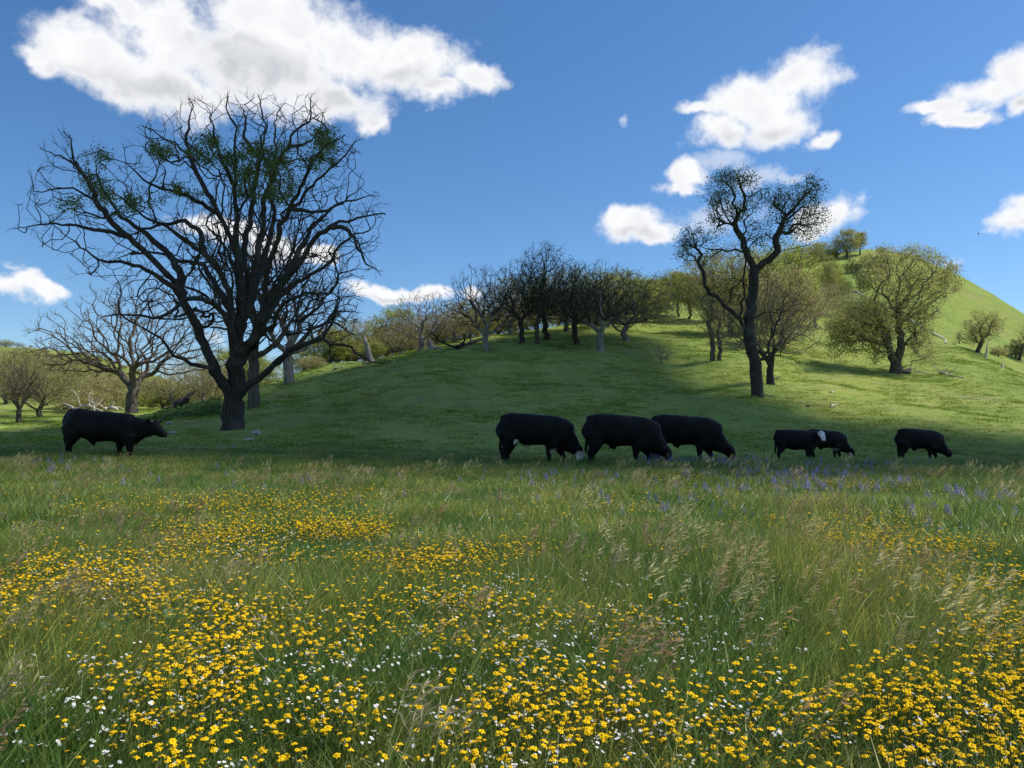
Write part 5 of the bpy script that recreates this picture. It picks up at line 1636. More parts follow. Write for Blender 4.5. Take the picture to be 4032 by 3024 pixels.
def seed_stem(rng, h, k=9, droop=0.5, col=(1, 1, 1), w=0.0012):
    """a stalk with a one sided nodding head of narrow spikelets"""
    V, F4, F3, C = [], [], [], []
    n = 0
    pts = []
    lean = rng.normal(0, 0.08, 2) + np.array([0.22, 0])
    for s in range(6):
        t = s / 5
        pts.append(np.array([lean[0] * h * t ** 2, lean[1] * h * t ** 2, h * t * (1 - 0.1 * t)]))
    for s in range(5):
        a, b = pts[s], pts[s + 1]
        V += [a + (-w, 0, 0), a + (w, 0, 0), b + (w, 0, 0), b + (-w, 0, 0)]
        C += [np.array([0.8, 1.0, 0.6])] * 4
        F4.append((n, n + 1, n + 2, n + 3)); n += 4
    for q in range(k):
        t = 1 - 0.28 * q / k
        o = pts[-1] * t + pts[3] * (1 - t) if t > 0 else pts[-1]
        o = pts[-1] + (pts[-2] - pts[-1]) * (q / k)
        dr = np.array([0.55 + rng.normal(0, .3), rng.normal(0, .4), 0.75 - droop * rng.random() * 1.6])
        dr /= np.linalg.norm(dr)
        L = rng.uniform(0.03, 0.06)
        e = o + dr * L
        sd = np.cross(dr, [0, 1, 0.3]); sd /= np.linalg.norm(sd) + 1e-9
        mdl = (o + e) / 2
        cc = np.array(col) * rng.uniform(0.7, 1.4)
        V += [o, mdl + sd * 0.003, e, mdl - sd * 0.003]
        C += [cc] * 4
        F4.append((n, n + 1, n + 2, n + 3)); n += 4
    return np.array(V), F4, F3, np.array(C)
def seed_clump(rng, k, rad, h0, h1, col):
    out = []
    for _ in range(k):
        V, a, b, c = seed_stem(rng, rng.uniform(h0, h1), col=col)
        ang = rng.uniform(0, 6.28); r = rad * math.sqrt(rng.random())
        V = V + np.array([math.cos(ang) * r, math.sin(ang) * r, 0])
        out.append((V, a, b, c))
    return out
seed_src = [to_mesh('seed_tuft', seed_clump(rng, 9, 0.12, 0.30, 0.52, c), SEED) for c in [(1, 1, 1), (1.3, 1.3, 1.2), (0.9, 0.75, 0.75), (1.1, 0.95, 0.8)]]

# tall tufts stand thick in patches: right of centre, lower left corner, a few elsewhere
def tuft_density(x, y):
    v = smooth_noise(x, y, 1.1, 21) * 0.35
    for (px, py, rx, ry, a) in [(3050, 2300, 520, 200, 1.0), (3300, 2450, 380, 160, .9), (2350, 2560, 300, 150, .5), (150, 2700, 260, 260, 1.0), (60, 2480, 180, 200, .7),
                                (1350, 2230, 220, 80, .6), (1750, 2560, 260, 110, .6), (3900, 2400, 200, 120, .5), (2450, 2700, 150, 200, .5), (350, 2900, 320, 140, .7), (2900, 2050, 380, 60, .5)]:
        c = P(px, py, 1.0); 
        r = ray(px, py); t = -(EYE - 0.2) / r[2]; cx, cy = r[0] * t, r[1] * t
        r2 = ray(px + rx, py); t2 = -(EYE - 0.2) / r2[2]; wx = abs(r2[0] * t2 - cx)
        ra = ray(px, py - ry); ta = -(EYE - 0.2) / min(ra[2], -0.01); rb = ray(px, py + ry); tb = -(EYE - 0.2) / rb[2]
        wy = (ra[1] * ta - rb[1] * tb) / 2
        q = ((x - cx) / wx) ** 2 + ((y - cy) / wy) ** 2
        v = np.maximum(v, a * np.exp(-q * 0.9))
    return v

def meadow_edge(x, y):
    """tall meadow ends where the knoll begins"""
    lim = 31 + 4.5 * np.clip(x / 18, -1.2, 1.4) + 2.5 * smooth_noise(x, x * 0 + 3, 0.35, 9)
    return y < lim

def edge_line(x, y):
    return 31 + 4.5 * np.clip(x / 18, -1.2, 1.4) + 7.0 * (smooth_noise(x, x * 0 + 3, 0.35, 9) - .4)

def px_field(x, y, spots, zf=0.25):
    """flower density from patches marked on the photograph: (col, row, half width, half height, amount)"""
    X = 2016 + x / y * FP
    Y = HZ + (EYE - zf) / y * FP
    v = np.zeros_like(x)
    for px, py, rx, ry, a in spots:
        q = ((X - px) / rx) ** 2 + ((Y - py) / ry) ** 2
        v = np.maximum(v, a * np.clip(1.45 - q, 0, 1))
    return v, Y
YEL = [(300, 2290, 420, 90, .75), (150, 2430, 420, 80, .7), (650, 2420, 430, 130, .85), (900, 2170, 330, 40, .55), (1300, 2060, 330, 35, .8), (950, 1990, 420, 36, .55), (1450, 1960, 250, 25, .35), (850, 2080, 260, 50, .5),
       (700, 2560, 330, 120, .8), (900, 2800, 380, 200, .95), (1250, 2850, 400, 190, .95), (1700, 2900, 380, 160, .8), (1800, 2380, 420, 90, .6), (1650, 2180, 330, 60, .5), (1300, 2420, 240, 110, .55), (2250, 2660, 380, 130, .7), (2150, 2870, 420, 160, .75),
       (2750, 2760, 350, 160, .75), (3050, 2820, 420, 200, .7), (3650, 2720, 420, 200, .9), (3850, 2560, 260, 120, .9), (3550, 2900, 460, 150, .7), (3500, 2130, 420, 45, .55), (3850, 2250, 260, 100, .5), (3450, 2280, 160, 90, .5), (3250, 2060, 420, 30, .25),
       (2800, 2170, 200, 50, .3), (1950, 2150, 260, 40, .3), (2500, 2450, 220, 60, .35), (1900, 2500, 200, 50, .35), (2400, 2000, 500, 25, .12), (2700, 1900, 140, 12, .25), (3450, 1925, 260, 12, .25), (350, 2180, 330, 40, .3), (3900, 2400, 160, 60, .5),
       (250, 2820, 120, 90, .2), (450, 2000, 300, 30, .2)]
NOFL = [(1120, 2240, 330, 30, .6), (2150, 2560, 520, 80, .65), (1300, 2300, 200, 60, .6), (3000, 2500, 560, 150, .85), (120, 2720, 300, 260, .75), (560, 2560, 170, 70, .7), (3100, 2280, 520, 120, .7), (650, 2760, 180, 60, .5)]

def scatter_grass():
    S_, Pp, Rr, Ix = [], [], [], []
    src_all = near_src + mid_src + far_src
    o1, o2 = len(near_src), len(near_src) + len(mid_src)
    def add(n, d0, d1, lo, hi, s0, s1, umax=0.82, dens=None, grow=0.0):
        x, y = wedge(n, d0, d1, umax)
        k = edge_line(x, y) + rng.normal(0, 3.0, len(x)) > y
        if dens is not None: k &= rng.random(len(x)) < dens(x, y)
        x, y = x[k], y[k]
        m = len(x)
        z = ground(x, y)
        hv = (0.72 + 0.5 * smooth_noise(x, y, 0.9, 4)) * np.interp(y, [8, 18], [1.0, 0.5]) + 0 * smooth_noise(x, y, 0.9, 4)
        td = tuft_density(x, y)
        fl = px_field(x, y, YEL)[0] * (1 - px_field(x, y, NOFL)[0])
        hv = hv * (1 - 0.40 * np.clip(fl, 0, 1)) * (1 - 0.45 * np.clip((y - edge_line(x, y) + 8) / 12, 0, 1))
        sz = rng.uniform(s0, s1, m)
        Pp.append(np.stack([x, y, z], 1))
        Rr.append(np.stack([rng.normal(0, .06, m), rng.normal(0.02, .06, m), rng.uniform(-0.9, 0.9, m)], 1))
        S_.append(np.stack([sz, sz, sz * hv * (1 + 0.3 * td)], 1))
        Ix.append(rng.integers(lo, hi, m))
    add(2600, 1.1, 3.4, 0, o1, 0.8, 1.2, 0.95)
    add(5200, 3.4, 7.0, 0, o1, 0.9, 1.35)
    add(4200, 6.5, 13, o1, o2, 0.85, 1.25)
    add(5600, 12.5, 24, o1, o2, 1.0, 1.45)
    add(8200, 20, 44, o2, len(src_all), 0.85, 1.25)
    Pt, Rt, St, It = np.concatenate(Pp), np.concatenate(Rr), np.concatenate(S_), np.concatenate(Ix)
    gn_scatter('meadow_grass', Pt, Rt, St, src_all, 'tall green spring grass covering the flat meadow', idx=It)
scatter_grass()

def scatter_tall():
    x, y = wedge(9000, 1.5, 14, 0.85)
    k = rng.random(len(x)) < np.clip((tuft_density(x, y) - 0.3) * 2.2, 0, 1)
    x, y = x[k], y[k]
    m = len(x)
    gn_scatter('tall_grass', np.stack([x, y, ground(x, y)], 1), np.stack([rng.normal(0, .08, m), rng.normal(0.05, .08, m), rng.uniform(-.5, .5, m)], 1),
               rng.uniform(0.7, 1.15, m), tall_src, 'darker tall tufts of grass leaning in the breeze')
    x, y = wedge(15000, 1.5, 18, 0.85)
    k = rng.random(len(x)) < np.clip((tuft_density(x, y) - 0.15) * 0.26, 0, 1) + 0.008
    x, y = x[k], y[k]
    m = len(x)
    gn_scatter('seed_grass', np.stack([x, y, ground(x, y)], 1), np.stack([rng.normal(0, .1, m), rng.normal(0.05, .1, m), rng.uniform(-.6, .6, m)], 1),
               rng.uniform(0.7, 1.1, m), seed_src, 'straw and purple brown seed heads nodding over the grass')
scatter_tall()

def scatter_hill():
    x, y = wedge(30000, 30, 105, 0.75)
    k = ~meadow_edge(x, y)
    x, y = x[k], y[k]
    d = smooth_noise(x, y, 0.5, 31) * 0.6 + smooth_noise(x, y, 1.7, 32) * 0.4
    k = rng.random(len(x)) < np.clip(d * 1.6 - 0.2, 0.05, 1)
    x, y, d = x[k], y[k], d[k]
    m = len(x)
    s = rng.uniform(0.6, 1.2, m) * (0.7 + 0.6 * d)
    gn_scatter('hill_grass', np.stack([x, y, ground(x, y) - 0.01], 1), np.stack([rng.normal(0, .1, m), rng.normal(0, .1, m), rng.uniform(0, 6.28, m)], 1),
               s, hill_src, 'short bright grass growing over the knoll and slope')
scatter_hill()

# -- flowers
def flower_parts(rng, kind):
    """head and stem geometry: daisy like yellow bloom, four petalled white bloom"""
    import bmesh
    if kind == 'yellow':
        k, R_, mats = 8, 0.0105, (PETAL, DISC)
        V, F, M = [], [], []
        for j in range(k):
            a = 2 * math.pi * j / k + rng.normal(0, .05); w = 0.30
            c, s = math.cos(a), math.sin(a)
            L = R_ * rng.uniform(0.88, 1.1); zt = rng.uniform(-0.002, 0.0025)
            n = len(V)
            pa = lambda r, t, z: (c * r - s * t, s * r + c * t, z)
            V += [pa(0.003, 0, 0.001), pa(L * .55, -L * w, 0.002), pa(L * .95, -L * w * .55, zt), pa(L * 1.02, 0, zt - .0005), pa(L * .95, L * w * .55, zt), pa(L * .55, L * w, 0.002)]
            F.append([n, n + 1, n + 2, n + 3, n + 4, n + 5]); M.append(0)
        n = len(V)
        V.append((0, 0, 0.006))
        for j in range(8):
            a = 2 * math.pi * j / 8
            V.append((math.cos(a) * 0.0042, math.sin(a) * 0.0042, 0.0025))
        for j in range(8):
            F.append([n, n + 1 + j, n + 1 + (j + 1) % 8]); M.append(1)
    else:
        mats = (WHITEP, DISC)
        V, F, M = [], [], []
        for q in range(3):
            ox, oy, oz = rng.normal(0, 0.007), rng.normal(0, 0.007), rng.uniform(-0.006, 0.004)
            for j in range(5):
                a = 2 * math.pi * j / 5 + q
                c, s = math.cos(a), math.sin(a); L = 0.0052
                n = len(V)
                for r, t, z in ((0.0006, 0, 0), (L * .5, -L * .42, .001), (L, -L * .3, .0012), (L, L * .3, .0012), (L * .5, L * .42, .001)):
                    V.append((ox + c * r - s * t, oy + s * r + c * t, oz + z))
                F.append([n, n + 1, n + 2, n + 3, n + 4]); M.append(0)
    return V, F, M, mats

def stem_mesh(rng, h):
    V, F = [], []
    lean = rng.normal(0, 0.1, 2)
    k = 4
    for s in range(k + 1):
        t = s / k
        x, y = lean[0] * h * t * t, lean[1] * h * t * t
        for j in range(3):
            a = 2.1 * j
            V.append((x + math.cos(a) * .0011, y + math.sin(a) * .0011, h * t))
    for s in range(k):
        for j in range(3):
            F.append([3 * s + j, 3 * s + (j + 1) % 3, 3 * s + 3 + (j + 1) % 3, 3 * s + 3 + j])
    # two narrow leaves
    for q in range(3):
        t = rng.uniform(0.15, 0.7); a = rng.uniform(0, 6.28); n = len(V)
        o = np.array([lean[0] * h * t * t, lean[1] * h * t * t, h * t])
        e = o + np.array([math.cos(a) * .035, math.sin(a) * .035, 0.03]); sd = np.array([-math.sin(a), math.cos(a), 0]) * .0016
        V += [tuple(o - sd), tuple(o + sd), tuple(e)]
        F.append([n, n + 1, n + 2])
    return V, F, (lean[0] * h, lean[1] * h, h)

def pydata(name, V, F, mats, M=None, smooth=False):
    me = D.meshes.new(name)
    me.from_pydata([tuple(v) for v in V], [], F)
    for m in mats: me.materials.append(m)
    if M: me.polygons.foreach_set('material_index', M)
    return me

HEADS, STEMS, WHOLE = {}, {}, {}
for kind in ('yellow', 'white'):
    HEADS[kind], STEMS[kind], WHOLE[kind] = [], [], []
    for k in range(6):
        V, F, M, mats = flower_parts(rng, kind)
        h = (0.20, 0.23, 0.25, 0.27, 0.29, 0.32)[k] if kind == 'yellow' else (0.16, 0.19, 0.21, 0.23, 0.25, 0.28)[k]
        SV, SF, tip = stem_mesh(rng, h)
        tilt = Matrix.Rotation(rng.normal(0, 0.35), 3, 'X') @ Matrix.Rotation(rng.normal(0, 0.35) + 0.15, 3, 'Y')
        V = [tuple(tilt @ Vector(v)) for v in V]
        hm = pydata(kind + '_flower_head', V, F, mats, M)
        sm_ = pydata(kind + '_flower_stem', SV, SF, [STEM])
        HEADS[kind].append(hm); STEMS[kind].append((sm_, tip))
        W_ = [(v[0] + tip[0], v[1] + tip[1], v[2] + tip[2]) for v in V]
        n = len(W_)
        WHOLE[kind].append(pydata(kind + '_flower', W_ + SV, F + [[i + n for i in f] for f in SF], list(mats) + [STEM], M + [2] * len(SF)))

WHT = [(600, 2400, 700, 350, .35), (900, 2750, 900, 280, .7), (1800, 2850, 700, 180, .9), (2600, 2800, 700, 230, .8), (2700, 2350, 500, 250, .35), (3700, 2700, 400, 300, .35), (1000, 2120, 400, 60, .4), (2000, 2450, 600, 200, .5)]

def flowers():
    sets = []
    for kind, spots, no, dens in (('yellow', YEL, NOFL, 1.0), ('white', WHT, [], .3)):
        X, Y, S_ = [], [], []
        for n, d0, d1, sc in ((17000, 1.25, 3.6, 0.95), (40000, 3.6, 7.5, 0.95), (70000, 7.5, 17, 1.1)):
            x, y = wedge(n, d0, d1, 0.85)
            v, Yp = px_field(x, y, spots)
            w, _ = px_field(x, y, no) if no else (0, 0)
            nz = smooth_noise(x, y, 2.6, 51) * 0.6 + smooth_noise(x, y, 7.0, 52) * 0.4
            p = np.clip(v * (1 - w) * np.clip(nz * 2.8 - 0.45, 0.06, 1.5) * np.interp(y, [1.5, 4, 8, 14], [1.1, 1.0, 0.85, 0.55]), 0, 1) * dens + (0.012 if kind == 'yellow' else .006)
            k = rng.random(len(x)) < p
            X.append(x[k]); Y.append(y[k]); S_.append(np.full(k.sum(), sc))
        x, y, s = np.concatenate(X), np.concatenate(Y), np.concatenate(S_)
        s = s * rng.uniform(0.68, 1.12, len(x))
        order = np.argsort(np.hypot(x, y))
        hs = s
        # those in view that show largest are single things
        inview = [i for i in order if abs(x[i] / y[i]) < 0.655 and HZ + (EYE - .25) / y[i] * FP < 3010][:300 if kind == 'yellow' else 120]
        solo = set(inview)
        rest = np.array([i for i in range(len(x)) if i not in solo])
        m = len(rest)
        gn_scatter('yellow_wildflowers' if kind == 'yellow' else 'white_wildflowers', np.stack([x[rest], y[rest], ground(x[rest], y[rest])], 1),
                   np.stack([rng.normal(0, .12, m), rng.normal(.04, .12, m), rng.uniform(0, 6.28, m)], 1), np.stack([s[rest], s[rest], hs[rest]], 1), WHOLE[kind],
                   'drifts of small yellow daisy like wildflowers through the meadow' if kind == 'yellow' else 'tiny white wildflowers sprinkled through the meadow')
        nm = kind + '_wildflower'
        for c, i in enumerate(inview):
            q = int(rng.integers(6))
            e = D.objects.new(nm, None); COL.objects.link(e)
            e.empty_display_size = 0.02
            e.location = (x[i], y[i], gz(x[i], y[i]))
            e.rotation_euler = (rng.normal(0, .12), rng.normal(.04, .12), rng.uniform(0, 6.28))
            e.scale = (s[i], s[i], hs[i])
            tag(e, 'yellow daisy like wildflower with an orange centre in the nearest part of the meadow' if kind == 'yellow' else 'cluster of tiny white five petalled flowers in the nearest part of the meadow', 'wildflower',
                'yellow wildflowers nearest the camera' if kind == 'yellow' else 'white wildflowers nearest the camera')
            a = D.objects.new('flower_head', HEADS[kind][q]); a.parent = e; a.location = STEMS[kind][q][1]; COL.objects.link(a)
            b = D.objects.new('stem', STEMS[kind][q][0]); b.parent = e; COL.objects.link(b)
flowers()

# -- lupines: spikes of purple whorls
def lupine_mesh(rng, h=0.30):
    V, F, M = [], [], []
    SV, SF, tip = stem_mesh(rng, h * 0.6)
    n0 = 0
    V += SV; F += SF; M += [2] * len(SF)
    top = np.array(tip)
    for w in range(6):
        z = h * 0.075 * w
        rad = 0.017 * (1 - w / 8)
        for j in range(7):
            a = 2 * math.pi * j / 7 + w * 0.5 + rng.normal(0, .1)
            c = top + np.array([math.cos(a) * rad, math.sin(a) * rad, z])
            n = len(V); s = 0.008 * (1 - w / 14)
            o = np.array([math.cos(a), math.sin(a), 0.4]) * s; t = np.array([-math.sin(a), math.cos(a), 0]) * s * .7; u = np.array([0, 0, s])
            V += [tuple(c - t), tuple(c + o), tuple(c + t), tuple(c + u)]
            F += [[n, n + 1, n + 3], [n + 1, n + 2, n + 3], [n, n + 2, n + 1]]
            M += [0 if rng.random() < 0.75 else 1] * 3
    # fan leaves
    for q in range(4):
        a0 = rng.uniform(0, 6.28); o = np.array([0, 0, h * rng.uniform(.2, .5)]) + np.array([math.cos(a0), math.sin(a0), 0]) * .03
        for j in range(6):
            a = a0 + (j - 2.5) * .7; n = len(V)
            e = o + np.array([math.cos(a) * .035, math.sin(a) * .035, .008]); sd = np.array([-math.sin(a), math.cos(a), 0]) * .004; md_ = (o + e) / 2
            V += [tuple(o), tuple(md_ - sd), tuple(e), tuple(md_ + sd)]; F.append([n, n + 1, n + 2, n + 3]); M.append(2)
    return pydata('lupine', V, F, [PURPLE, PALEP, STEM], M)
LUP = [lupine_mesh(rng) for _ in range(4)]
LUPS = [(3050, 1872, 420, 12, .9), (3250, 1895, 500, 16, .8), (2780, 1905, 260, 18, .6), (3100, 1940, 430, 22, .6), (3800, 1925, 180, 14, .8), (3000, 1985, 300, 20, .3), (3450, 1975, 480, 20, .25), (2350, 1890, 420, 26, .22), (2750, 1840, 260, 12, .7),
        (870, 1806, 70, 6, 1.6), (250, 1855, 160, 14, .35), (1900, 1870, 300, 22, .12), (2500, 1960, 500, 30, .12), (3700, 2000, 330, 30, .12), (3400, 1850, 300, 12, .3), (560, 1880, 400, 30, .06), (1350, 1900, 500, 30, .06)]
def lupines():
    x, y = wedge(16000, 7.0, 27, 0.80)
    v, Yp = px_field(x, y, LUPS, 0.30)
    k = (rng.random(len(x)) < v * 0.6 * np.clip(smooth_noise(x, y, 1.8, 61) * 2 - .3, .1, 1.3)) & meadow_edge(x, y)
    x, y = x[k], y[k]
    o = np.argsort(np.hypot(x, y)); x, y = x[o], y[o]
    vis = [i for i in range(len(x)) if abs(x[i] / y[i]) < .66][:300]
    solo = set(vis); rest = np.array([i for i in range(len(x)) if i not in solo])
    for i in vis:
        ob = D.objects.new('lupine', LUP[int(rng.integers(4))]); COL.objects.link(ob)
        ob.location = (x[i], y[i], gz(x[i], y[i])); ob.rotation_euler = (rng.normal(0, .06), rng.normal(0, .06), rng.uniform(0, 6.28))
        s = rng.uniform(.7, 1.0); ob.scale = (s * 2.0, s * 2.0, s)
        tag(ob, 'purple blue lupine spike rising from the meadow grass in front of the cattle', 'lupine', 'lupine spikes in the meadow')
    if len(rest):
        m = len(rest)
        s = rng.uniform(.8, 1.15, m)
        gn_scatter('lupines', np.stack([x[rest], y[rest], ground(x[rest], y[rest])], 1), np.stack([rng.normal(0, .06, m), rng.normal(0, .06, m), rng.uniform(0, 6.28, m)], 1),
                   np.stack([s * 1.4, s * 1.4, s], 1), LUP, 'purple haze of distant lupines before the cattle')
    print('lupines', len(x))
lupines()

# -- broad leaved mallow patch at lower left, and single stalks
def mallow():
    c = hit(600, 2600)
    V, F, C = [], [], []
    for _ in range(150):
        a = rng.uniform(0, 6.28); r = 0.24 * math.sqrt(rng.random())
        cx, cy = math.cos(a) * r * 1.3, math.sin(a) * r
        z = 0.26 * (1 - (r / .3) ** 2 * .6) * rng.uniform(.35, 1)
        R_ = rng.uniform(.016, .032); tilt = Matrix.Rotation(rng.normal(0.2, .4), 3, 'X') @ Matrix.Rotation(rng.normal(0, .4), 3, 'Y')
        n = len(V); k = 15
        V.append(np.array([cx, cy, z])); col = np.array([1, 1, 1]) * rng.uniform(.6, 1.3); C.append(col * .9)
        for j in range(k):
            th = 2 * math.pi * j / k
            rr = R_ * (1 - 0.18 * abs(math.sin(th * 2.5)) + .05 * math.sin(th * 15))
            V.append(np.array([cx, cy, z]) + np.array(tilt @ Vector((math.cos(th) * rr, math.sin(th) * rr, .15 * rr))))
            C.append(col)
        for j in range(k):
            F.append((n, n + 1 + j, n + 1 + (j + 1) % k))
        # leaf stalk
        n = len(V); b = np.array([cx * .3, cy * .3, 0]); e = np.array([cx, cy, z])
        V += [b - (0.0012, 0, 0), b + (.0012, 0, 0), e]; C += [col] * 3
        F.append((n, n + 1, n + 2))
    me = mesh_np('mallow_plant', np.array(V), np.array(F), smooth=False, colors=np.array(C))
    o = link('mallow_plant', me, None, [MALLOW]); o.location = (c[0], c[1], gz(c[0], c[1]))
    tag(o, 'low dark green plant with rounded lobed leaves among the yellow flowers at lower left', 'plant')
mallow()
def stalk(px, py0, py1, px1, d, label):
    b = P(px1, py1, d); b[2] = gz(b[0], b[1]) - .02; b[0] = P(px1, py1, d)[0]
    t = P(px, py0, d + 0.05)
    V, F = [], []
    k = 10
    for i in range(k + 1):
        s = i / k
        p = b * (1 - s) + t * s + np.array([-.012 * math.sin(math.pi * s), 0, 0])
        w = .0042 * (1 - s * .8)
        for dx, dy in ((-w, 0), (0, -w * .5), (w, 0), (0, w * .5)):
            V.append(p + np.array([dx, dy, 0]))
    for i in range(k):
        for j in range(4):
            F.append((4 * i + j, 4 * i + (j + 1) % 4, 4 * i + 4 + (j + 1) % 4, 4 * i + 4 + j))
    me = mesh_np('grass_stalk', np.array(V), np.array(F), smooth=True, colors=np.ones((len(V), 3)) * .8)
    o = link('grass_stalk', me, None, [GRASS]); tag(o, label, 'grass stalk')
stalk(3478, 2560, 3100, 3625, 1.75, 'long single green stalk slanting up near the lower right corner')
stalk(3920, 2230, 2560, 4020, 3.2, 'thin dark bare stalk slanting up at the right edge')
# ------------------------------------------------------------------ fallen wood, stumps, stones, bird
ROCK = plain_mat('stone', (0.30, 0.29, 0.26), 0.9, spec=0.2, var=(0.45, 0.43, 0.38), vs=5)
def fallen(name, label, pts, r0, r1, mat=DEADWOOD, branches=(), cat='log', lift=0.0, k=8):
    """wood lying on the slope: pts = photograph pixels of its course, each resolved on the ground"""
    rng_ = np.random.default_rng(int(pts[0][0]))
    W_ = []
    for q in pts:
        h = hit(q[0], q[1]) if len(q) < 3 or q[2] is None else None
        if h is None:
            p = P(q[0], q[1], q[2]); h = np.array([p[0], p[1], p[2]])
        W_.append(h + np.array([0, 0, lift]))
    W_ = np.array(W_)
    if len(W_) and all(len(q) < 3 for q in pts):
        W_[:, 1] = np.interp(np.arange(len(W_)), [0, len(W_) - 1], [W_[0, 1], W_[-1, 1]]) * 0.6 + W_[:, 1] * 0.4
        W_[:, 2] = ground(W_[:, 0], W_[:, 1]) + r0 * 0.4 + lift
    o0 = W_[0].copy()
    # resample with gnarl
    out = [W_[0]]
    for a, b in zip(W_[:-1], W_[1:]):
        for t in (0.33, 0.66, 1.0):
            out.append(a + (b - a) * t + rng_.normal(0, r0 * 0.35, 3) * (1, 1, .6))
    out = np.array(out) - o0
    rad = np.linspace(r0, r1, len(out)) * (1 + rng_.normal(0, .1, len(out)))
    tm = TubeMesh(); tm.tube(out, rad, k, rough=.12, rng=rng_)
    root = empty(name, o0)
    tag(root, label, cat)
    link('trunk' if cat == 'log' else 'stem', tm.mesh(name), root, [mat])
    for br in branches:
        ti, dx, dz, L, r = br
        s = out[int(ti * (len(out) - 1))]
        b = TubeMesh()
        p = [s]
        dr = np.array([dx, rng_.normal(0, .3), dz]); dr /= np.linalg.norm(dr)
        for q in range(5):
            dr = dr + rng_.normal(0, .22, 3); dr /= np.linalg.norm(dr)
            p.append(p[-1] + dr * L / 5)
        b.tube(np.array(p), np.linspace(r, r * .35, 6), 6, rough=.1, rng=rng_)
        link('branch', b.mesh('branch'), root, [mat])
    return root
fallen('fallen_log', 'very long pale fallen trunk lying diagonally down the lit hillside', [(3370, 1152), (3450, 1185), (3530, 1235), (3620, 1285), (3680, 1325), (3722, 1356)], .2, .1, branches=[(.1, -1, .6, 2.5, .14), (.15, .3, 1, 2.0, .1), (.05, -1, .2, 3, .12)])
fallen('fallen_log', 'short dark sawn log lying at the foot of the broad right slope oak', [(3548, 1466), (3590, 1460)], .24, .24, BARK_MID)
fallen('fallen_log', 'upper dark log crossing another beside the broad right slope oak', [(3550, 1472), (3585, 1474)], .2, .2, BARK_MID, lift=.06)
fallen('fallen_branch', 'thin pale fallen branch right of the dark logs', [(3605, 1468), (3640, 1470), (3678, 1478)], .09, .05, cat='branch')
fallen('fallen_branch', 'bleached forked branch lying on grass far right of the dark logs', [(3700, 1470), (3730, 1474), (3765, 1488), (3800, 1492)], .11, .05, cat='branch',
       branches=[(.3, -.8, .3, 1.6, .07), (.5, .8, .1, 1.5, .06), (.2, .3, .4, 1.2, .06), (.6, -1, .05, 1.8, .07)])
fallen('fallen_branch', 'pale curved branch at the foot of the dark crooked oak', [(2960, 1540), (2990, 1552), (3050, 1564)], .09, .03, cat='branch')
fallen('fallen_branch', 'small dark branch on the grass right of the dark crooked oak', [(3040, 1497), (3068, 1487)], .06, .04, BARK_DARK, cat='branch')
fallen('fallen_branch', 'small white and dark branch on the slope above the cattle at right', [(3268, 1605), (3285, 1600), (3300, 1592)], .09, .04, cat='branch', branches=[(.4, -.5, .6, .8, .05)])
fallen('fallen_branch', 'tiny upright pale splinter of wood in the shade left of the dark crooked oak', [(2636, 1497), (2645, 1497)], .10, .05, cat='branch', branches=[(.3, .1, 1, .6, .08)])
fallen('wood_chip', 'tiny pale wood fragment in the lit grass below the dark crooked oak', [(3270, 1548), (3282, 1546)], .08, .05, cat='branch')
fallen('wood_chip', 'tiny dark wood fragment left of the small white branch', [(3176, 1604), (3186, 1602)], .08, .05, BARK_DARK, cat='branch')
fallen('fallen_log', 'dark fallen tree with bare limbs on the ridge left of the dark cluster', [(1800, 1375), (1850, 1350), (1900, 1330), (1950, 1318)], .30, .14, BARK_DARK, branches=[(.2, .4, 1, 2.6, .12), (.5, -.3, 1, 2.4, .1), (.1, -1, .3, 3.2, .12), (.7, .5, .9, 2, .1), (.35, -.8, .5, 2, .09)])
fallen('fallen_log', 'dark log with a stub on the leafy bank left of the huge oak', [(690, 1600, 58), (720, 1580, 58), (748, 1568, 58)], .28, .2, BARK_DARK, branches=[(.95, .3, 1, .9, .2), (.2, -.1, -.8, 1.2, .13)])
fallen('fallen_branch', 'dark fallen branch low on the bank right of the head of the bull', [(650, 1652), (700, 1646), (755, 1640)], .07, .04, BARK_DARK, cat='branch')
fallen('fallen_tree', 'bleached dead tangle of curved branches behind the back of the bull', [(300, 1618, 80), (320, 1600, 80), (350, 1598, 80), (380, 1612, 80), (410, 1625, 80)], .16, .09, branches=[(.3, -.2, 1, 2.6, .08), (.1, -1, .4, 2, .08), (.5, .3, 1, 1.6, .07), (.0, -1, 1, 1.6, .07), (.7, .5, 1, 1.5, .06), (.2, -1, -.1, 1.8, .07)])
fallen('dead_tree', 'bleached forked dead stem standing behind the back of the bull', [(371, 1640, 78), (370, 1610, 78), (362, 1585, 78), (358, 1565, 78)], .14, .06, cat='dead tree', branches=[(.45, .6, 1, 1.7, .08), (.6, 1, .5, 1.0, .05), (.8, -.4, 1, .8, .04)])
fallen('fallen_log', 'pale broken wood heap on bright grass left of the bare spreading oak', [(415, 1612, 82), (440, 1602, 82), (465, 1615, 82)], .2, .15, branches=[(.5, .3, 1, .7, .15), (.3, -1, .1, 1.4, .09), (.7, 1, .0, 1.2, .1)])
fallen('fallen_branch', 'bleached curled branch on the skyline of the bank left of the broken stump', [(1322, 1455), (1335, 1443), (1350, 1450)], .1, .06, cat='branch', branches=[(.4, -.3, 1, .8, .07), (.6, 1, .3, .8, .05)])
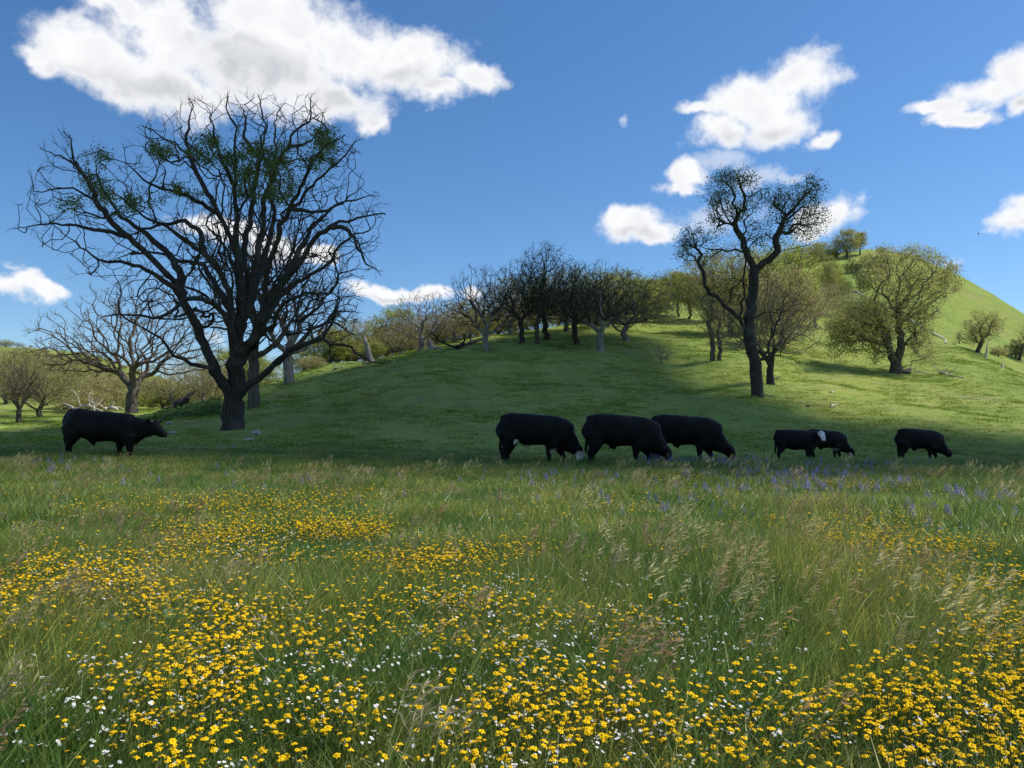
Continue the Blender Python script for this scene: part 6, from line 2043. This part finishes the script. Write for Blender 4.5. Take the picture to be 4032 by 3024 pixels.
# broken stump with flared root plate
def stump(label, px, py, d, h, r, lean, mat, cat='stump', roots=6):
    x = P(px, py, d)[0]; g = gz(x, d)
    r_ = np.random.default_rng(px)
    tm = TubeMesh()
    pts = [np.array([0, 0, -.2]), np.array([0, 0, .15]), np.array([lean * .25, 0, h * .3]), np.array([lean * .6, 0, h * .65]), np.array([lean, 0, h])]
    tm.tube(np.array(pts), np.array([r * 1.7, r * 1.25, r, r * .8, r * .35]), 12, rough=.14, rng=r_)
    root = empty('tree_stump', (x, d, g)); tag(root, label, cat)
    link('trunk', tm.mesh('trunk'), root, [mat])
    for k in range(roots):
        a = k * 2 * math.pi / roots + r_.normal(0, .2)
        q = TubeMesh(); L = r * r_.uniform(2.2, 4.5)
        p = [np.array([0, 0, .25])] + [np.array([math.cos(a) * L * t, math.sin(a) * L * t, .28 * (1 - t) + r_.normal(0, .04)]) for t in (.35, .7, 1)]
        for v in p: v[2] += gz(x + v[0], d + v[1]) - g
        q.tube(np.array(p), np.array([r * .7, r * .5, r * .35, r * .15]), 7, rough=.15, rng=r_)
        link('root', q.mesh('root'), root, [mat])
    return root
stump('broken grey stump leaning left with splayed roots on the edge of the knoll', 1458, 1440, 77, 2.8, .30, -.65, BARK_GREY)
stump('short thick grey stump right beside the trunk of the bare pale oak', 1700, 1390, 82, 1.2, .38, -.3, BARK_GREY)
stump('small pale upright stump on the gully edge at far right', 3946, 1445, 92, .55, .09, .05, DEADWOOD, roots=3)
stump('pale split snag with peeling trunk among the leaning olive oak', 3880, 1418, 104, 2.3, .12, .5, DEADWOOD, 'snag', roots=3)
# stones
def stone(px, py, size, label, mat=ROCK):
    import bmesh
    h = hit(px, py)
    r_ = np.random.default_rng(px * 3 + py)
    b = bmesh.new(); bmesh.ops.create_icosphere(b, subdivisions=3, radius=1.0)
    for v in b.verts:
        n = mnoise.noise(v.co * 1.3 + Vector((px, py, 0))) * .35 + mnoise.noise(v.co * 3.1 + Vector((px, py, 5))) * .14
        v.co = v.co * (1 + n)
        v.co = Vector((v.co.x * size, v.co.y * size * .7, max(v.co.z, -.6) * size * .5))
    for f in b.faces: f.smooth = True
    me = D.meshes.new('stone'); b.to_mesh(me); b.free()
    o = link('stone', me, None, [mat]); o.location = (h[0], h[1], h[2] + size * .15); o.rotation_euler[2] = r_.uniform(0, 6)
    tag(o, label, 'stone', 'stones on the slope')
stone(1008, 1711, .32, 'pale flat stone in the grass right of the huge oak trunk')
stone(980, 1738, .22, 'dark stone below the pale flat one right of the huge oak trunk')
stone(665, 1672, .24, 'whitish stone on the bank level with the head of the bull')
stone(690, 1650, .14, 'small upper stone on the bank right of the bull')
stone(680, 1707, .2, 'brownish stone just in front of the muzzle of the bull')
stone(728, 1661, .12, 'tiny white stone on the bank between the bull and the huge oak')
# creeping leafy plants on the bank beside the bull
def bank_plants():
    V, F, C = [], [], []
    k = 0
    for _ in range(9000):
        t = rng.random()
        px = 540 + 330 * t; py = 1650 - 70 * t + rng.normal(0, 14) 
        d = rng.uniform(50, 62)
        p = P(px, py, d); x, y = p[0], p[1]
        z = gz(x, y) + rng.uniform(.02, .42) * smooth_noise(np.array([x]), np.array([y]), 1.3, 5)[0]
        s = rng.uniform(.05, .11); n = rng.normal(0, 1, (2, 3)) * s * .6
        c = np.array([x, y, z])
        V += [c - n[0], c + n[1], c + n[0], c - n[1]]; F.append((k, k + 1, k + 2, k + 3)); k += 4
        C += [np.ones(3) * rng.uniform(.6, 1.3)] * 4
    me = mesh_np('leafy_ground_cover', np.array(V), np.array(F), smooth=False, colors=np.array(C))
    tag(link('leafy_ground_cover', me, None, [leaf_mat('bank_leaf', (0.07, 0.15, 0.04), (0.12, 0.2, 0.05), transl=.35, attr=True)]), 'dark leafy ground cover on the shaded bank behind the head of the bull', None, None, 'stuff')
bank_plants()
# a bird far off in the sky
def bird():
    V = [(0, .35, 0), (.09, .1, .02), (.07, -.25, .02), (0, -.5, 0), (-.07, -.25, .02), (-.09, .1, .02), (0, 0, -.09), (0, .1, .07),
         (.55, .05, .16), (1.15, -.22, .10), (.5, -.22, .15), (-.55, .05, .16), (-1.15, -.22, .10), (-.5, -.22, .15), (.13, -.72, .0), (-.13, -.72, 0)]
    F = [(0, 1, 7), (0, 7, 5), (1, 2, 7), (5, 7, 4), (2, 3, 7), (4, 7, 3), (0, 6, 1), (0, 5, 6), (1, 6, 2), (5, 4, 6), (2, 6, 3), (4, 3, 6), (1, 8, 10, 2), (8, 9, 10), (5, 4, 13, 11), (11, 13, 12), (3, 14, 15)]
    me = D.meshes.new('bird'); me.from_pydata(V, [], F)
    o = link('bird', me, None, [plain_mat('feather', (.03, .028, .025), .8)])
    md = o.modifiers.new('thick', 'SOLIDIFY'); md.thickness = .02
    o.location = P(3852, 921, 320); o.rotation_euler = (0, .25, 1.1)
    tag(o, 'tiny dark bird soaring in the blue sky right of the hill', 'bird')
bird()
